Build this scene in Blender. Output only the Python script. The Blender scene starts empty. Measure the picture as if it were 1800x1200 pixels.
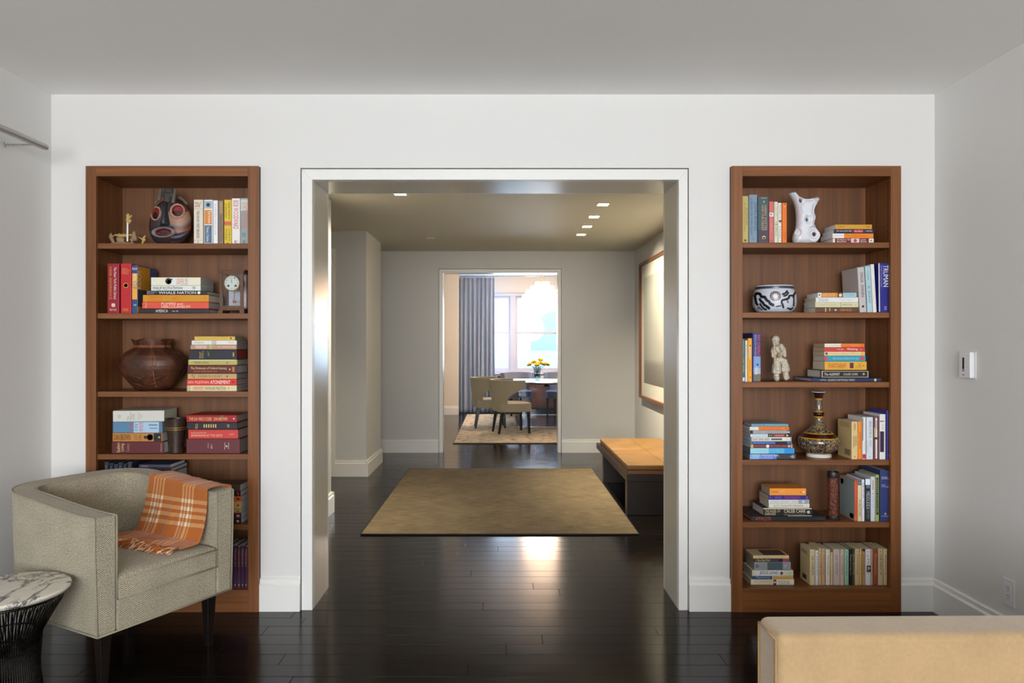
import bpy, bmesh, math, random
import numpy as np
from mathutils import Vector, Matrix
random.seed(7)
SC = bpy.context.scene
COL = SC.collection
PI = math.pi

# ------------------------------------------------------------------ camera, world, big lights, exposure
F_PX, VPX, VPY, EYE = 1270.0, 882.0, 604.0, 1.345      # focal length and principal point in 1800x1200 pixels, eye height
cam_d = bpy.data.cameras.new('camera')
cam_d.sensor_width = 36.0
cam_d.lens = F_PX / 1800 * 36
cam_d.shift_x = (900 - VPX) / 1800
cam_d.shift_y = (VPY - 600) / 1800
cam_d.clip_start = 0.02
cam = bpy.data.objects.new('camera', cam_d)
COL.objects.link(cam)
cam.location = (0, 0, EYE)
cam.rotation_euler = (PI / 2, 0, 0)
SC.camera = cam

world = bpy.data.worlds.new('sky')
SC.world = world
world.use_nodes = True
bg = world.node_tree.nodes['Background']
bg.inputs[0].default_value = (0.80, 0.92, 1.0, 1)
bg.inputs[1].default_value = 2.6

def area(name, loc, rot, sx, sy, power, color, spread=PI):
    d = bpy.data.lights.new(name, 'AREA')
    d.shape = 'RECTANGLE'; d.size = sx; d.size_y = sy; d.energy = power; d.color = color; d.spread = spread
    o = bpy.data.objects.new(name, d); COL.objects.link(o)
    o.location = loc; o.rotation_euler = rot
    return o
# daylight that comes in through the windows behind the camera and through the dining-room window
area('window_daylight_living', (-0.1, -4.42, 1.54), (PI / 2, 0, 0), 3.4, 1.85, 355, (0.955, 0.965, 1.0))
area('window_daylight_dining', (0.55, 14.36, 1.56), (-PI / 2, 0, 0), 2.2, 1.4, 80, (0.50, 0.72, 1.0))

SC.view_settings.view_transform = 'Standard'
SC.view_settings.look = 'None'
SC.view_settings.gamma = 1
SC.view_settings.use_curve_mapping = False
SC.view_settings.exposure = 0.0
try:
    SC.cycles.use_denoising = True
    SC.cycles.max_bounces = 10
    SC.cycles.diffuse_bounces = 6
    SC.cycles.sample_clamp_indirect = 6.0
    SC.cycles.caustics_reflective = False
    SC.cycles.caustics_refractive = False
except Exception:
    pass

# ------------------------------------------------------------------ measuring helpers
def X(px, Y): return (px - VPX) * Y / F_PX
def Z(py, Y): return EYE - (py - VPY) * Y / F_PX

def lin(c):
    c = c / 255.0
    return c / 12.92 if c <= 0.04045 else ((c + 0.055) / 1.055) ** 2.4
def C(r, g, b): return (lin(r), lin(g), lin(b), 1.0)

# ------------------------------------------------------------------ materials
class NT:
    def __init__(s, name):
        s.m = bpy.data.materials.new(name); s.m.use_nodes = True
        s.t = s.m.node_tree; s.b = s.t.nodes['Principled BSDF']
    def n(s, kind, **kw):
        nd = s.t.nodes.new(kind)
        for k, v in kw.items():
            if k.startswith('i_'):
                k = k[2:]; nd.inputs[int(k) if k.isdigit() else k.replace('_', ' ')].default_value = v
            else: setattr(nd, k, v)
        return nd
    def l(s, a, b): s.t.links.new(a, b)
    def set(s, **kw):
        for k, v in kw.items(): s.b.inputs[k.replace('_', ' ')].default_value = v
    def math(s, op, a, b=None, c=None):
        nd = s.n('ShaderNodeMath', operation=op)
        for i, v in enumerate((a, b, c)):
            if v is None: continue
            if hasattr(v, 'links'): s.l(v, nd.inputs[i])
            else: nd.inputs[i].default_value = v
        return nd.outputs[0]
    def ramp(s, fac, stops, interp='LINEAR'):
        r = s.n('ShaderNodeValToRGB'); r.color_ramp.interpolation = interp
        e = r.color_ramp.elements
        e[0].position, e[0].color = stops[0]
        e[1].position, e[1].color = stops[-1]
        for p, c in stops[1:-1]:
            k = e.new(p); k.color = c
        s.l(fac, r.inputs[0]); return r.outputs[0]
    def mix(s, fac, a, b, blend='MIX'):
        nd = s.n('ShaderNodeMix', data_type='RGBA', blend_type=blend)
        for i, v in ((0, fac), (6, a), (7, b)):
            if hasattr(v, 'links'): s.l(v, nd.inputs[i])
            else: nd.inputs[i].default_value = v
        return nd.outputs[2]
    def bump(s, h, strength=0.3, dist=0.002):
        nd = s.n('ShaderNodeBump'); nd.inputs['Strength'].default_value = strength; nd.inputs['Distance'].default_value = dist
        s.l(h, nd.inputs['Height']); s.l(nd.outputs[0], s.b.inputs['Normal'])
    def coord(s, which='Object', scale=(1, 1, 1), rot=(0, 0, 0)):
        t = s.n('ShaderNodeTexCoord'); m = s.n('ShaderNodeMapping')
        m.inputs['Scale'].default_value = scale; m.inputs['Rotation'].default_value = rot
        s.l(t.outputs[which], m.inputs[0]); return m.outputs[0]
    def noise(s, vec, scale, detail=3.0, rough=0.5, dist=0.0):
        nd = s.n('ShaderNodeTexNoise'); nd.inputs['Scale'].default_value = scale; nd.inputs['Detail'].default_value = detail
        nd.inputs['Roughness'].default_value = rough; nd.inputs['Distortion'].default_value = dist
        s.l(vec, nd.inputs['Vector']); return nd.outputs['Fac']

_mc = {}
def flat(rgb, rough=0.5, metal=0.0, spec=0.5, key=''):
    """a plain coloured material with a faint procedural unevenness in its gloss"""
    k = (tuple(rgb), rough, metal, spec, key)
    if k in _mc: return _mc[k]
    t = NT('mat_%d_%d_%d' % tuple(rgb))
    c = C(*rgb)
    t.set(Base_Color=c, Metallic=metal)
    t.b.inputs['Specular IOR Level'].default_value = spec
    nz = t.noise(t.coord('Object'), 60.0, 2.0)
    t.l(t.math('MULTIPLY_ADD', nz, 0.12, rough - 0.06), t.b.inputs['Roughness'])
    _mc[k] = t.m
    return t.m

def paint(name, rgb, rough=0.55, bump=0.04):
    t = NT(name)
    v = t.coord('Object')
    a = t.noise(v, 1.3, 3.0)
    c = C(*rgb); d = tuple(x * 0.96 for x in c[:3]) + (1,)
    t.l(t.mix(a, d, c), t.b.inputs['Base Color'])
    t.set(Roughness=rough)
    t.bump(t.noise(v, 420.0, 2.0), bump, 0.0006)
    return t.m

def wood(name, c0, c1, axis='z', rough=0.42, scale=1.0, streak=26.0):
    """straight-grained veneer: noise stretched along the grain axis"""
    t = NT(name)
    s = {'x': (0.5, streak, streak), 'y': (streak, 0.5, streak), 'z': (streak, streak, 0.5)}[axis]
    oi = t.n('ShaderNodeObjectInfo')
    base = t.coord('Object', tuple(k * scale for k in s))
    add = t.n('ShaderNodeVectorMath', operation='ADD')
    t.l(base, add.inputs[0])
    cmb = t.n('ShaderNodeCombineXYZ'); r = t.math('MULTIPLY', oi.outputs['Random'], 37.0)
    for i in range(3): t.l(r, cmb.inputs[i])
    t.l(cmb.outputs[0], add.inputs[1])
    a = t.noise(add.outputs[0], 1.0, 5.0, 0.62, 0.6)
    b = t.noise(add.outputs[0], 5.5, 4.0, 0.7, 0.2)
    m = t.math('MULTIPLY_ADD', b, 0.45, t.math('MULTIPLY', a, 0.65))
    col = t.ramp(m, [(0.32, C(*c0)), (0.55, tuple((p + q) / 2 for p, q in zip(C(*c0), C(*c1)))), (0.78, C(*c1))])
    t.l(col, t.b.inputs['Base Color'])
    t.l(t.math('MULTIPLY_ADD', b, 0.18, rough - 0.09), t.b.inputs['Roughness'])
    t.bump(b, 0.08, 0.001)
    return t.m

def plank_mat(name, lines=False):
    t = NT(name)
    oi = t.n('ShaderNodeObjectInfo')
    v = t.coord('Object', (1.2, 34, 34))
    add = t.n('ShaderNodeVectorMath', operation='ADD'); t.l(v, add.inputs[0])
    cmb = t.n('ShaderNodeCombineXYZ'); r = t.math('MULTIPLY', oi.outputs['Random'], 53.0)
    for i in range(3): t.l(r, cmb.inputs[i])
    t.l(cmb.outputs[0], add.inputs[1])
    g = t.noise(add.outputs[0], 1.6, 5.0, 0.65, 0.4)
    tone = t.math('MULTIPLY_ADD', oi.outputs['Random'], 0.35, t.math('MULTIPLY', g, 0.75))
    col = t.ramp(tone, [(0.15, C(12, 9, 7)), (0.5, C(20, 15, 12)), (0.95, C(32, 24, 19))])
    rg = t.noise(t.coord('Object', (3, 3, 3)), 2.0, 3.0)
    rough = t.math('MULTIPLY_ADD', rg, 0.08, t.math('MULTIPLY_ADD', g, 0.06, 0.09))
    h = g
    if lines:
        sx = t.n('ShaderNodeSeparateXYZ'); t.l(t.n('ShaderNodeTexCoord').outputs['Object'], sx.inputs[0])
        fr = t.math('FRACT', t.math('DIVIDE', sx.outputs[1], 0.104))
        ln = t.math('LESS_THAN', fr, 0.03)
        col = t.mix(ln, col, C(8, 6, 5))
    t.l(col, t.b.inputs['Base Color']); t.l(rough, t.b.inputs['Roughness'])
    t.b.inputs['Specular IOR Level'].default_value = 0.28
    t.bump(h, 0.05, 0.001)
    return t.m

def weave(name, light, dark, col_w=0.012, period=0.0065, rough=0.9):
    """tweed: short diagonal dashes that change direction from column to column (UV in metres)"""
    t = NT(name)
    tc = t.n('ShaderNodeTexCoord'); sp = t.n('ShaderNodeSeparateXYZ'); t.l(tc.outputs['UV'], sp.inputs[0])
    u, v = sp.outputs[0], sp.outputs[1]
    k = t.math('MODULO', t.math('FLOOR', t.math('DIVIDE', t.math('ADD', u, 10.0), col_w)), 2.0)
    sgn = t.math('MULTIPLY_ADD', k, 2.0, -1.0)
    ph = t.math('FRACT', t.math('DIVIDE', t.math('ADD', t.math('MULTIPLY', u, sgn), t.math('ADD', v, 10.0)), period))
    tri = t.math('ABSOLUTE', t.math('MULTIPLY_ADD', ph, 2.0, -1.0))
    nz = t.noise(tc.outputs['UV'], 160.0, 3.0)
    nb = t.noise(tc.outputs['UV'], 9.0, 2.0)
    f = t.math('MULTIPLY_ADD', nz, 0.9, t.math('MULTIPLY_ADD', tri, 0.75, -0.40))
    f = t.math('MULTIPLY_ADD', nb, 0.2, f)
    col = t.ramp(f, [(0.25, C(*dark)), (0.85, C(*light))])
    t.l(col, t.b.inputs['Base Color']); t.set(Roughness=rough)
    t.b.inputs['Specular IOR Level'].default_value = 0.2
    t.b.inputs['Sheen Weight'].default_value = 0.15
    t.bump(f, 0.5, 0.002)
    return t.m

def cloth(name, rgb, var=0.12, scale=90.0, rough=0.9, sheen=0.2, stretch=(1, 1, 1), bump=0.25):
    t = NT(name)
    v = t.coord('Object', stretch)
    a = t.noise(v, scale, 4.0); b = t.noise(v, scale * 0.08, 3.0)
    c = C(*rgb)
    lo = tuple(x * (1 - var) for x in c[:3]) + (1,); hi = tuple(min(1, x * (1 + var)) for x in c[:3]) + (1,)
    t.l(t.mix(t.math('MULTIPLY_ADD', b, 0.6, t.math('MULTIPLY', a, 0.4)), lo, hi), t.b.inputs['Base Color'])
    t.set(Roughness=rough); t.b.inputs['Sheen Weight'].default_value = sheen
    t.b.inputs['Specular IOR Level'].default_value = 0.25
    t.bump(a, bump, 0.002)
    return t.m

def painted(name, rough=0.5, bumpscale=0, spec=0.5):
    """colour comes from the paint applied to the surface (attribute)"""
    t = NT(name)
    a = t.n('ShaderNodeAttribute'); a.attribute_name = 'paint'
    t.l(a.outputs['Color'], t.b.inputs['Base Color']); t.set(Roughness=rough)
    t.b.inputs['Specular IOR Level'].default_value = spec
    if bumpscale: t.bump(t.noise(t.coord('Object'), bumpscale, 4.0), 0.4, 0.002)
    return t.m

def emit(name, rgb, strength):
    t = NT(name)
    t.set(Base_Color=C(*rgb)); t.b.inputs['Emission Color'].default_value = C(*rgb)
    t.b.inputs['Emission Strength'].default_value = strength
    return t.m

def glass(name, rgb=(255, 255, 255), rough=0.0, ior=1.45, thin=True):
    t = NT(name)
    nt = t.t
    nt.nodes.remove(t.b)
    g = t.n('ShaderNodeBsdfGlossy'); g.inputs['Roughness'].default_value = rough
    tr = t.n('ShaderNodeBsdfTransparent'); tr.inputs[0].default_value = C(*rgb)
    fr = t.n('ShaderNodeFresnel'); fr.inputs[0].default_value = ior
    mx = t.n('ShaderNodeMixShader')
    ge = t.n('ShaderNodeNewGeometry'); t.l(t.math('MULTIPLY', fr.outputs[0], t.math('SUBTRACT', 1.0, ge.outputs['Backfacing'])), mx.inputs[0]); t.l(tr.outputs[0], mx.inputs[1]); t.l(g.outputs[0], mx.inputs[2])
    t.l(mx.outputs[0], nt.nodes['Material Output'].inputs[0])
    return t.m

# ------------------------------------------------------------------ mesh helpers
class MB:
    def __init__(s): s.v, s.f, s.m, s.uv = [], [], [], {}
    def add(s, vs, fs, mi=0):
        o = len(s.v); s.v += [tuple(map(float, p)) for p in vs]
        for f in fs: s.f.append(tuple(i + o for i in f)); s.m.append(mi)
        return s
    def box(s, x0, x1, y0, y1, z0, z1, mi=0):
        return s.add([(x0, y0, z0), (x1, y0, z0), (x1, y1, z0), (x0, y1, z0), (x0, y0, z1), (x1, y0, z1), (x1, y1, z1), (x0, y1, z1)],
                     [(0, 3, 2, 1), (4, 5, 6, 7), (0, 1, 5, 4), (1, 2, 6, 5), (2, 3, 7, 6), (3, 0, 4, 7)], mi)
    def taper(s, c0, a0, b0, z0, c1, a1, b1, z1, mi=0):
        """four-sided tapered post: centre (x,y), half sizes a,b at z0 and z1"""
        vs = []
        for (cx, cy), a, b, z in ((c0, a0, b0, z0), (c1, a1, b1, z1)):
            vs += [(cx - a, cy - b, z), (cx + a, cy - b, z), (cx + a, cy + b, z), (cx - a, cy + b, z)]
        return s.add(vs, [(0, 3, 2, 1), (4, 5, 6, 7), (0, 1, 5, 4), (1, 2, 6, 5), (2, 3, 7, 6), (3, 0, 4, 7)], mi)
    def loft(s, rings, closed=True, caps=True, mi=0):
        n = len(rings[0]); vs = [p for r in rings for p in r]; fs = []
        for i in range(len(rings) - 1):
            for j in range(n if closed else n - 1):
                k = (j + 1) % n
                fs.append((i * n + j, i * n + k, (i + 1) * n + k, (i + 1) * n + j))
        if caps and closed:
            fs.append(tuple(range(n - 1, -1, -1))); fs.append(tuple((len(rings) - 1) * n + j for j in range(n)))
        return s.add(vs, fs, mi)
    def lathe(s, prof, n=32, c=(0, 0, 0), mi=0, mats=None, rf=None, zf=None):
        rings = []
        for r, z in prof:
            ring = []
            for k in range(n):
                a = 2 * PI * k / n
                rr = r * (rf(a, z) if rf else 1)
                ring.append((c[0] + rr * math.cos(a), c[1] + rr * math.sin(a), c[2] + z + (zf(a, z) if zf else 0)))
            rings.append(ring)
        o = len(s.f)
        s.loft(rings, True, True, mi)
        if mats:
            for i in range(len(prof) - 1):
                for j in range(n): s.m[o + i * n + j] = mats[i]
            s.m[-2] = mats[0]; s.m[-1] = mats[-1]
        return s
    def tube(s, pts, r, n=8, mi=0, flat_=1.0, caps=True):
        pts = [Vector(p) for p in pts]; rings = []; up = None
        for i, p in enumerate(pts):
            d = (pts[min(i + 1, len(pts) - 1)] - pts[max(i - 1, 0)])
            if d.length < 1e-9: d = Vector((0, 0, 1))
            d.normalize()
            if up is None:
                up = Vector((0, 0, 1)) if abs(d.z) < 0.9 else Vector((1, 0, 0))
            a = d.cross(up)
            if a.length < 1e-6: a = d.orthogonal()
            a.normalize(); b = a.cross(d).normalized(); up = b
            rr = r[i] if isinstance(r, (list, tuple)) else r
            rings.append([tuple(p + a * (rr * math.cos(2 * PI * k / n)) + b * (rr * flat_ * math.sin(2 * PI * k / n))) for k in range(n)])
        return s.loft(rings, True, caps, mi)
    def ball(s, c, r, n=12, m=8, mi=0, rot=None):
        if not isinstance(r, (tuple, list)): r = (r, r, r)
        rings = []
        for i in range(m + 1):
            t = PI * (i / m); t = min(max(t, 0.02), PI - 0.02)
            ring = []
            for k in range(n):
                a = 2 * PI * k / n
                p = Vector((r[0] * math.sin(t) * math.cos(a), r[1] * math.sin(t) * math.sin(a), -r[2] * math.cos(t)))
                if rot: p = rot @ p
                ring.append((c[0] + p.x, c[1] + p.y, c[2] + p.z))
            rings.append(ring)
        return s.loft(rings, True, True, mi)
    def prism(s, poly, a0, a1, plane='xz', mi=0):
        """polygon extruded along the third axis"""
        def P(u, w, a): return {'xz': (u, a, w), 'xy': (u, w, a), 'yz': (a, u, w)}[plane]
        return s.loft([[P(u, w, a0) for u, w in poly], [P(u, w, a1) for u, w in poly]], True, True, mi)
    def grid(s, fn, nu, nv, mi=0, uv=None):
        o = len(s.v); vs = []; fs = []
        for i in range(nu + 1):
            for j in range(nv + 1):
                vs.append(fn(i / nu, j / nv))
                if uv: s.uv[o + len(vs) - 1] = uv(i / nu, j / nv)
        for i in range(nu):
            for j in range(nv):
                a = i * (nv + 1) + j
                fs.append((a, a + nv + 1, a + nv + 2, a + 1))
        return s.add(vs, fs, mi)
    def mesh(s, name, mats):
        me = bpy.data.meshes.new(name)
        me.from_pydata(s.v, [], s.f)
        for m in (mats if isinstance(mats, (list, tuple)) else [mats]): me.materials.append(m)
        if any(s.m): me.polygons.foreach_set('material_index', s.m)
        bm = bmesh.new(); bm.from_mesh(me); bmesh.ops.recalc_face_normals(bm, faces=bm.faces); bm.to_mesh(me); bm.free()
        if s.uv:
            ul = me.uv_layers.new(name='UVMap')
            for lp in me.loops: ul.data[lp.index].uv = s.uv.get(lp.vertex_index, (0, 0))
        me.update()
        return me
    def build(s, name, mats, parent=None, smooth=None, bevel=0.0, seg=2, boxuv=False, loc=None, rot=None, solid=0.0, sub=0):
        me = s.mesh(name, mats)
        return mesh_obj(name, me, parent, smooth, bevel, seg, boxuv, loc, rot, solid, sub)

def mesh_obj(name, me, parent=None, smooth=None, bevel=0.0, seg=2, boxuv=False, loc=None, rot=None, solid=0.0, sub=0):
    if boxuv: box_uv(me)
    if smooth is not None:
        me.polygons.foreach_set('use_smooth', [True] * len(me.polygons))
        if smooth > 0: me.set_sharp_from_angle(angle=math.radians(smooth))
    o = bpy.data.objects.new(name, me); COL.objects.link(o)
    if parent is not None: o.parent = parent
    if loc is not None: o.location = loc
    if rot is not None: o.rotation_euler = rot
    if solid:
        md = o.modifiers.new('solid', 'SOLIDIFY'); md.thickness = solid; md.offset = 0
    if bevel:
        md = o.modifiers.new('edge', 'BEVEL'); md.width = bevel; md.segments = seg; md.limit_method = 'ANGLE'; md.angle_limit = math.radians(40)
        if smooth is None:
            me.polygons.foreach_set('use_smooth', [True] * len(me.polygons)); md.harden_normals = True
    if sub:
        md = o.modifiers.new('sub', 'SUBSURF'); md.levels = sub; md.render_levels = sub
    return o

def box_uv(me):
    ul = me.uv_layers.new(name='UVMap') if not me.uv_layers else me.uv_layers[0]
    for p in me.polygons:
        n = p.normal; a = max(range(3), key=lambda i: abs(n[i]))
        for li in p.loop_indices:
            c = me.vertices[me.loops[li].vertex_index].co
            ul.data[li].uv = ((c.y, c.z), (c.x, c.z), (c.x, c.y))[a]

def paint_mesh(me, fn):
    at = me.color_attributes.new('paint', 'FLOAT_COLOR', 'POINT')
    for i, v in enumerate(me.vertices): at.data[i].color = fn(v.co)

def blob(caps, voxel, name, mats, smooth_it=4):
    """one continuous surface from overlapping tapered capsules [(p0,r0,p1,r1)] and ellipsoids [(c,(rx,ry,rz))]"""
    mb = MB()
    for q in caps:
        if len(q) == 2: mb.ball(q[0], q[1], 16, 12)
        else:
            p0, r0, p1, r1 = q
            p0, p1 = Vector(p0), Vector(p1); n = 7
            mb.tube([p0.lerp(p1, i / n) for i in range(n + 1)], [r0 + (r1 - r0) * i / n for i in range(n + 1)], 14)
            mb.ball(p0, r0, 14, 10); mb.ball(p1, r1, 14, 10)
    me = mb.mesh('tmp', mats)
    o = bpy.data.objects.new('tmp', me); COL.objects.link(o)
    md = o.modifiers.new('r', 'REMESH'); md.mode = 'VOXEL'; md.voxel_size = voxel; md.use_smooth_shade = True
    if smooth_it:
        md = o.modifiers.new('s', 'SMOOTH'); md.iterations = smooth_it; md.factor = 0.5
    dg = bpy.context.evaluated_depsgraph_get()
    res = bpy.data.meshes.new_from_object(o.evaluated_get(dg)); res.name = name
    bpy.data.objects.remove(o); bpy.data.meshes.remove(me)
    if not res.materials:
        for m in (mats if isinstance(mats, (list, tuple)) else [mats]): res.materials.append(m)
    return res

def inflate(poly, holes, res, front, back, name, mats):
    """a rounded solid from an outline in the xz plane; front/back(d, x, z) give the depth at distance d from the outline"""
    P = np.array(poly, float); Q = np.roll(P, -1, 0)
    x0, z0 = P.min(0) - res; x1, z1 = P.max(0) + res
    xs = np.arange(x0, x1 + res, res); zs = np.arange(z0, z1 + res, res)
    gx, gz = np.meshgrid(xs, zs, indexing='ij'); pts = np.stack([gx.ravel(), gz.ravel()], 1)
    inside = np.zeros(len(pts), bool); best = np.full(len(pts), 1e9); near = np.zeros_like(pts)
    for a, b in zip(P, Q):
        if a[1] != b[1]:
            c = ((a[1] > pts[:, 1]) != (b[1] > pts[:, 1])) & (pts[:, 0] < (b[0] - a[0]) * (pts[:, 1] - a[1]) / (b[1] - a[1]) + a[0])
            inside ^= c
        d = b - a; t = np.clip(((pts - a) @ d) / max(d @ d, 1e-12), 0, 1); q = a + t[:, None] * d
        dd = np.hypot(*(pts - q).T); w = dd < best; best[w] = dd[w]; near[w] = q[w]
    for cx, cz, r in holes:
        e = pts - (cx, cz); L = np.maximum(np.hypot(*e.T), 1e-9); dd = np.abs(L - r)
        inside &= L > r; w = dd < best; best[w] = dd[w]; near[w] = (np.array((cx, cz)) + e / L[:, None] * r)[w]
    nx, nz = len(xs), len(zs); I = inside.reshape(nx, nz)
    cell = I[:-1, :-1] | I[1:, :-1] | I[1:, 1:] | I[:-1, 1:]
    # drop cells whose middle lies in a hole
    vs, fs, fi, bi = [], [], {}, {}
    def V(k):
        if k in fi: return
        if inside[k]:
            x, z = pts[k]; d = best[k]
            fi[k] = len(vs); vs.append((x, -front(d, x, z), z)); bi[k] = len(vs); vs.append((x, back(d, x, z), z))
        else:
            fi[k] = bi[k] = len(vs); vs.append((near[k][0], 0.0, near[k][1]))
    for i in range(nx - 1):
        for j in range(nz - 1):
            if not cell[i, j]: continue
            ks = (i * nz + j, (i + 1) * nz + j, (i + 1) * nz + j + 1, i * nz + j + 1)
            for k in ks: V(k)
            fs.append(tuple(fi[k] for k in ks)); fs.append(tuple(bi[k] for k in reversed(ks)))
    me = bpy.data.meshes.new(name); me.from_pydata(vs, [], fs)
    bm = bmesh.new(); bm.from_mesh(me); bmesh.ops.remove_doubles(bm, verts=bm.verts, dist=res * 0.08)
    bmesh.ops.recalc_face_normals(bm, faces=bm.faces); bm.to_mesh(me); bm.free()
    me.materials.append(mats); me.update()
    return me

def thing(name, label, cat, loc=(0, 0, 0), rz=0.0, group=None):
    o = bpy.data.objects.new(name, None); COL.objects.link(o)
    o.empty_display_size = 0.05
    o.location = loc; o.rotation_euler = (0, 0, rz)
    return tag(o, label, cat, group)
def tag(o, label, cat, group=None):
    o['label'] = label; o['category'] = cat
    if group: o['group'] = group
    return o
def struct(o):
    o['kind'] = 'structure'; return o
def copy_tree(o, parent=None):
    c = o.copy(); COL.objects.link(c); c.parent = parent
    for ch in list(o.children): copy_tree(ch, c)
    return c

_tx = {}
def text_mesh(s):
    """outline lettering as a flat mesh, scaled to the unit box"""
    if s in _tx: return _tx[s]
    cu = bpy.data.curves.new('t', 'FONT'); cu.body = s; cu.resolution_u = 2; cu.space_line = 0.8
    o = bpy.data.objects.new('t', cu)
    me = bpy.data.meshes.new_from_object(o)
    vs = np.array([v.co[:] for v in me.vertices]) if len(me.vertices) else np.zeros((0, 3))
    fs = [tuple(p.vertices) for p in me.polygons]
    bpy.data.objects.remove(o); bpy.data.curves.remove(cu); bpy.data.meshes.remove(me)
    if len(vs):
        lo, hi = vs.min(0), vs.max(0); vs = (vs - lo) / np.maximum(hi - lo, 1e-6)
    _tx[s] = (vs, fs)
    return _tx[s]
def lettering(name, s, mat, parent, org, ax, ay, nrm, w, h, proud=0.0004):
    """print the string s into the box of size w x h whose lower left corner is org"""
    vs, fs = text_mesh(s)
    org, ax, ay, nrm = Vector(org), Vector(ax), Vector(ay), Vector(nrm)
    mb = MB(); mb.add([org + ax * (p[0] * w) + ay * (p[1] * h) + nrm * proud for p in vs], fs)
    me = bpy.data.meshes.new(name); me.from_pydata(mb.v, [], mb.f); me.materials.append(mat); me.update()
    o = bpy.data.objects.new(name, me); COL.objects.link(o); o.parent = parent
    return o

# ================================================================== the setting
M_WALL = paint('wall_paint', (226, 225, 222), 0.6)
M_CEIL = paint('ceiling_paint', (250, 249, 247), 0.65)
M_TRIM = paint('trim_paint', (236, 235, 231), 0.35, 0.02)
M_JAMB = paint('jamb_satin_shaded', (205, 200, 186), 0.22, 0.01)  # trim paint in satin, colour darkened for the shade on sideways faces
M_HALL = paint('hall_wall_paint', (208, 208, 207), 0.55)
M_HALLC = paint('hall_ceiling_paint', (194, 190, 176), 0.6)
M_CREAM = paint('dining_wall_paint', (232, 222, 208), 0.6)
M_PLANK = plank_mat('dark_plank'); M_PLANKF = plank_mat('dark_plank_floor', True)
M_STEEL = flat((190, 190, 190), 0.28, 1.0)
M_BLACK = flat((18, 18, 20), 0.4)

YW = 3.65                      # face of the wall with the bookcases
YB = 3.97                      # its far face, in the hall
XL, XR, ZC = -2.276, 2.187, 2.604
YR = -4.5                      # rear wall of the living room, with the windows
YF = 3.62                      # face of the bookcases
XH0, XH1, ZHC = -1.365, 1.647, 2.49      # hall
YE = 8.94                      # far wall of the hall
# bookcase openings
CA0, CA1 = X(150, YF), X(454.5, YF)
CB0, CB1 = X(1286, YF), X(1584.5, YF)
ZCT = Z(291, YF)
# cased opening
OX0, OX1, OZ = X(528, YW), X(1211, YW), Z(295, YW)
JX0, JX1, JZ = X(549, YW), X(1193, YW), Z(316, YW)

# --- floor: slab and separate planks laid across
fl = MB().box(XL - .1, XR + .1, YR, YB, -.08, -.012).box(-2.7, XH1 + .1, YB, 9.02, -.08, -.012)
floor = struct(fl.build('floor', M_BLACK))
PW = 0.104
def plank_rows(y0, y1, x0, x1):
    y = y0
    while y < y1 - 0.01:
        x = x0 - random.uniform(0, 1.2)
        while x < x1:
            L = random.uniform(1.1, 2.3)
            a, b = max(x, x0), min(x + L, x1)
            if b - a > 0.05:
                w = min(PW, y1 - y)
                m = MB().box(-(b - a) / 2 + .0006, (b - a) / 2 - .0006, -w / 2 + .0007, w / 2 - .0007, -.012, 0)
                o = m.build('plank', M_PLANK, floor, bevel=0.0009, seg=1, loc=((a + b) / 2, y + w / 2, random.uniform(-.0004, 0)))
                o.rotation_euler = (random.gauss(0, .0016), random.gauss(0, .0004), 0)
            x += L
        y += PW
plank_rows(1.466, YW - 0.0005, XL + .001, XR - .001)
plank_rows(YW, YW + 3 * PW, OX0 + .01, OX1 - .01)
plank_rows(YW + 3 * PW, 9.02, -2.6, XH1)
struct(MB().box(XL, XR, YR, 1.466, -.012, 0).build('floor_rear', M_PLANKF))
struct(MB().box(-3.1, 3.3, 9.02, 14.7, -.012, 0).build('floor_dining', M_PLANKF))

# --- living room shell
struct(MB().box(XL - .12, XR + .12, YR - .12, YW, ZC, ZC + .1).build('ceiling', M_CEIL))
wl = MB().box(XL - .12, XL, YR - .12, YB, -.012, ZC)
struct(wl.build('wall_left', M_WALL))
struct(MB().box(XR, XR + .12, YR - .12, YB, -.012, ZC).build('wall_right', M_WALL))
wb = MB()
top = ZC
wb.box(XL, CA0, YW, YB, -.012, top).box(CA1, OX0, YW, YB, -.012, top).box(OX1, CB0, YW, YB, -.012, top).box(CB1, XR, YW, YB, -.012, top)
wb.box(CA0, CA1, YW, YB, ZCT, top).box(CB0, CB1, YW, YB, ZCT, top).box(OX0, OX1, YW, YB, OZ, top)
wb.box(CA0, CA1, 3.935, YB, -.012, ZCT).box(CB0, CB1, 3.935, YB, -.012, ZCT)
struct(wb.build('wall_back', M_WALL))
# rear wall with the wide window the daylight comes from
wr = MB().box(XL, -1.8, YR - .12, YR, -.012, ZC).box(1.6, XR, YR - .12, YR, -.012, ZC).box(-1.8, 1.6, YR - .12, YR, -.012, .6).box(-1.8, 1.6, YR - .12, YR, 2.5, ZC)
struct(wr.build('wall_rear', M_WALL))
wf = MB()
for x in (-1.8, -.68, .44, 1.55): wf.box(x, x + .05, YR - .1, YR - .02, .6, 2.5)
for z in (.6, 1.54, 2.45): wf.box(-1.8, 1.6, YR - .1, YR - .02, z, z + .05)
struct(wf.build('window_2', M_TRIM))

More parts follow.
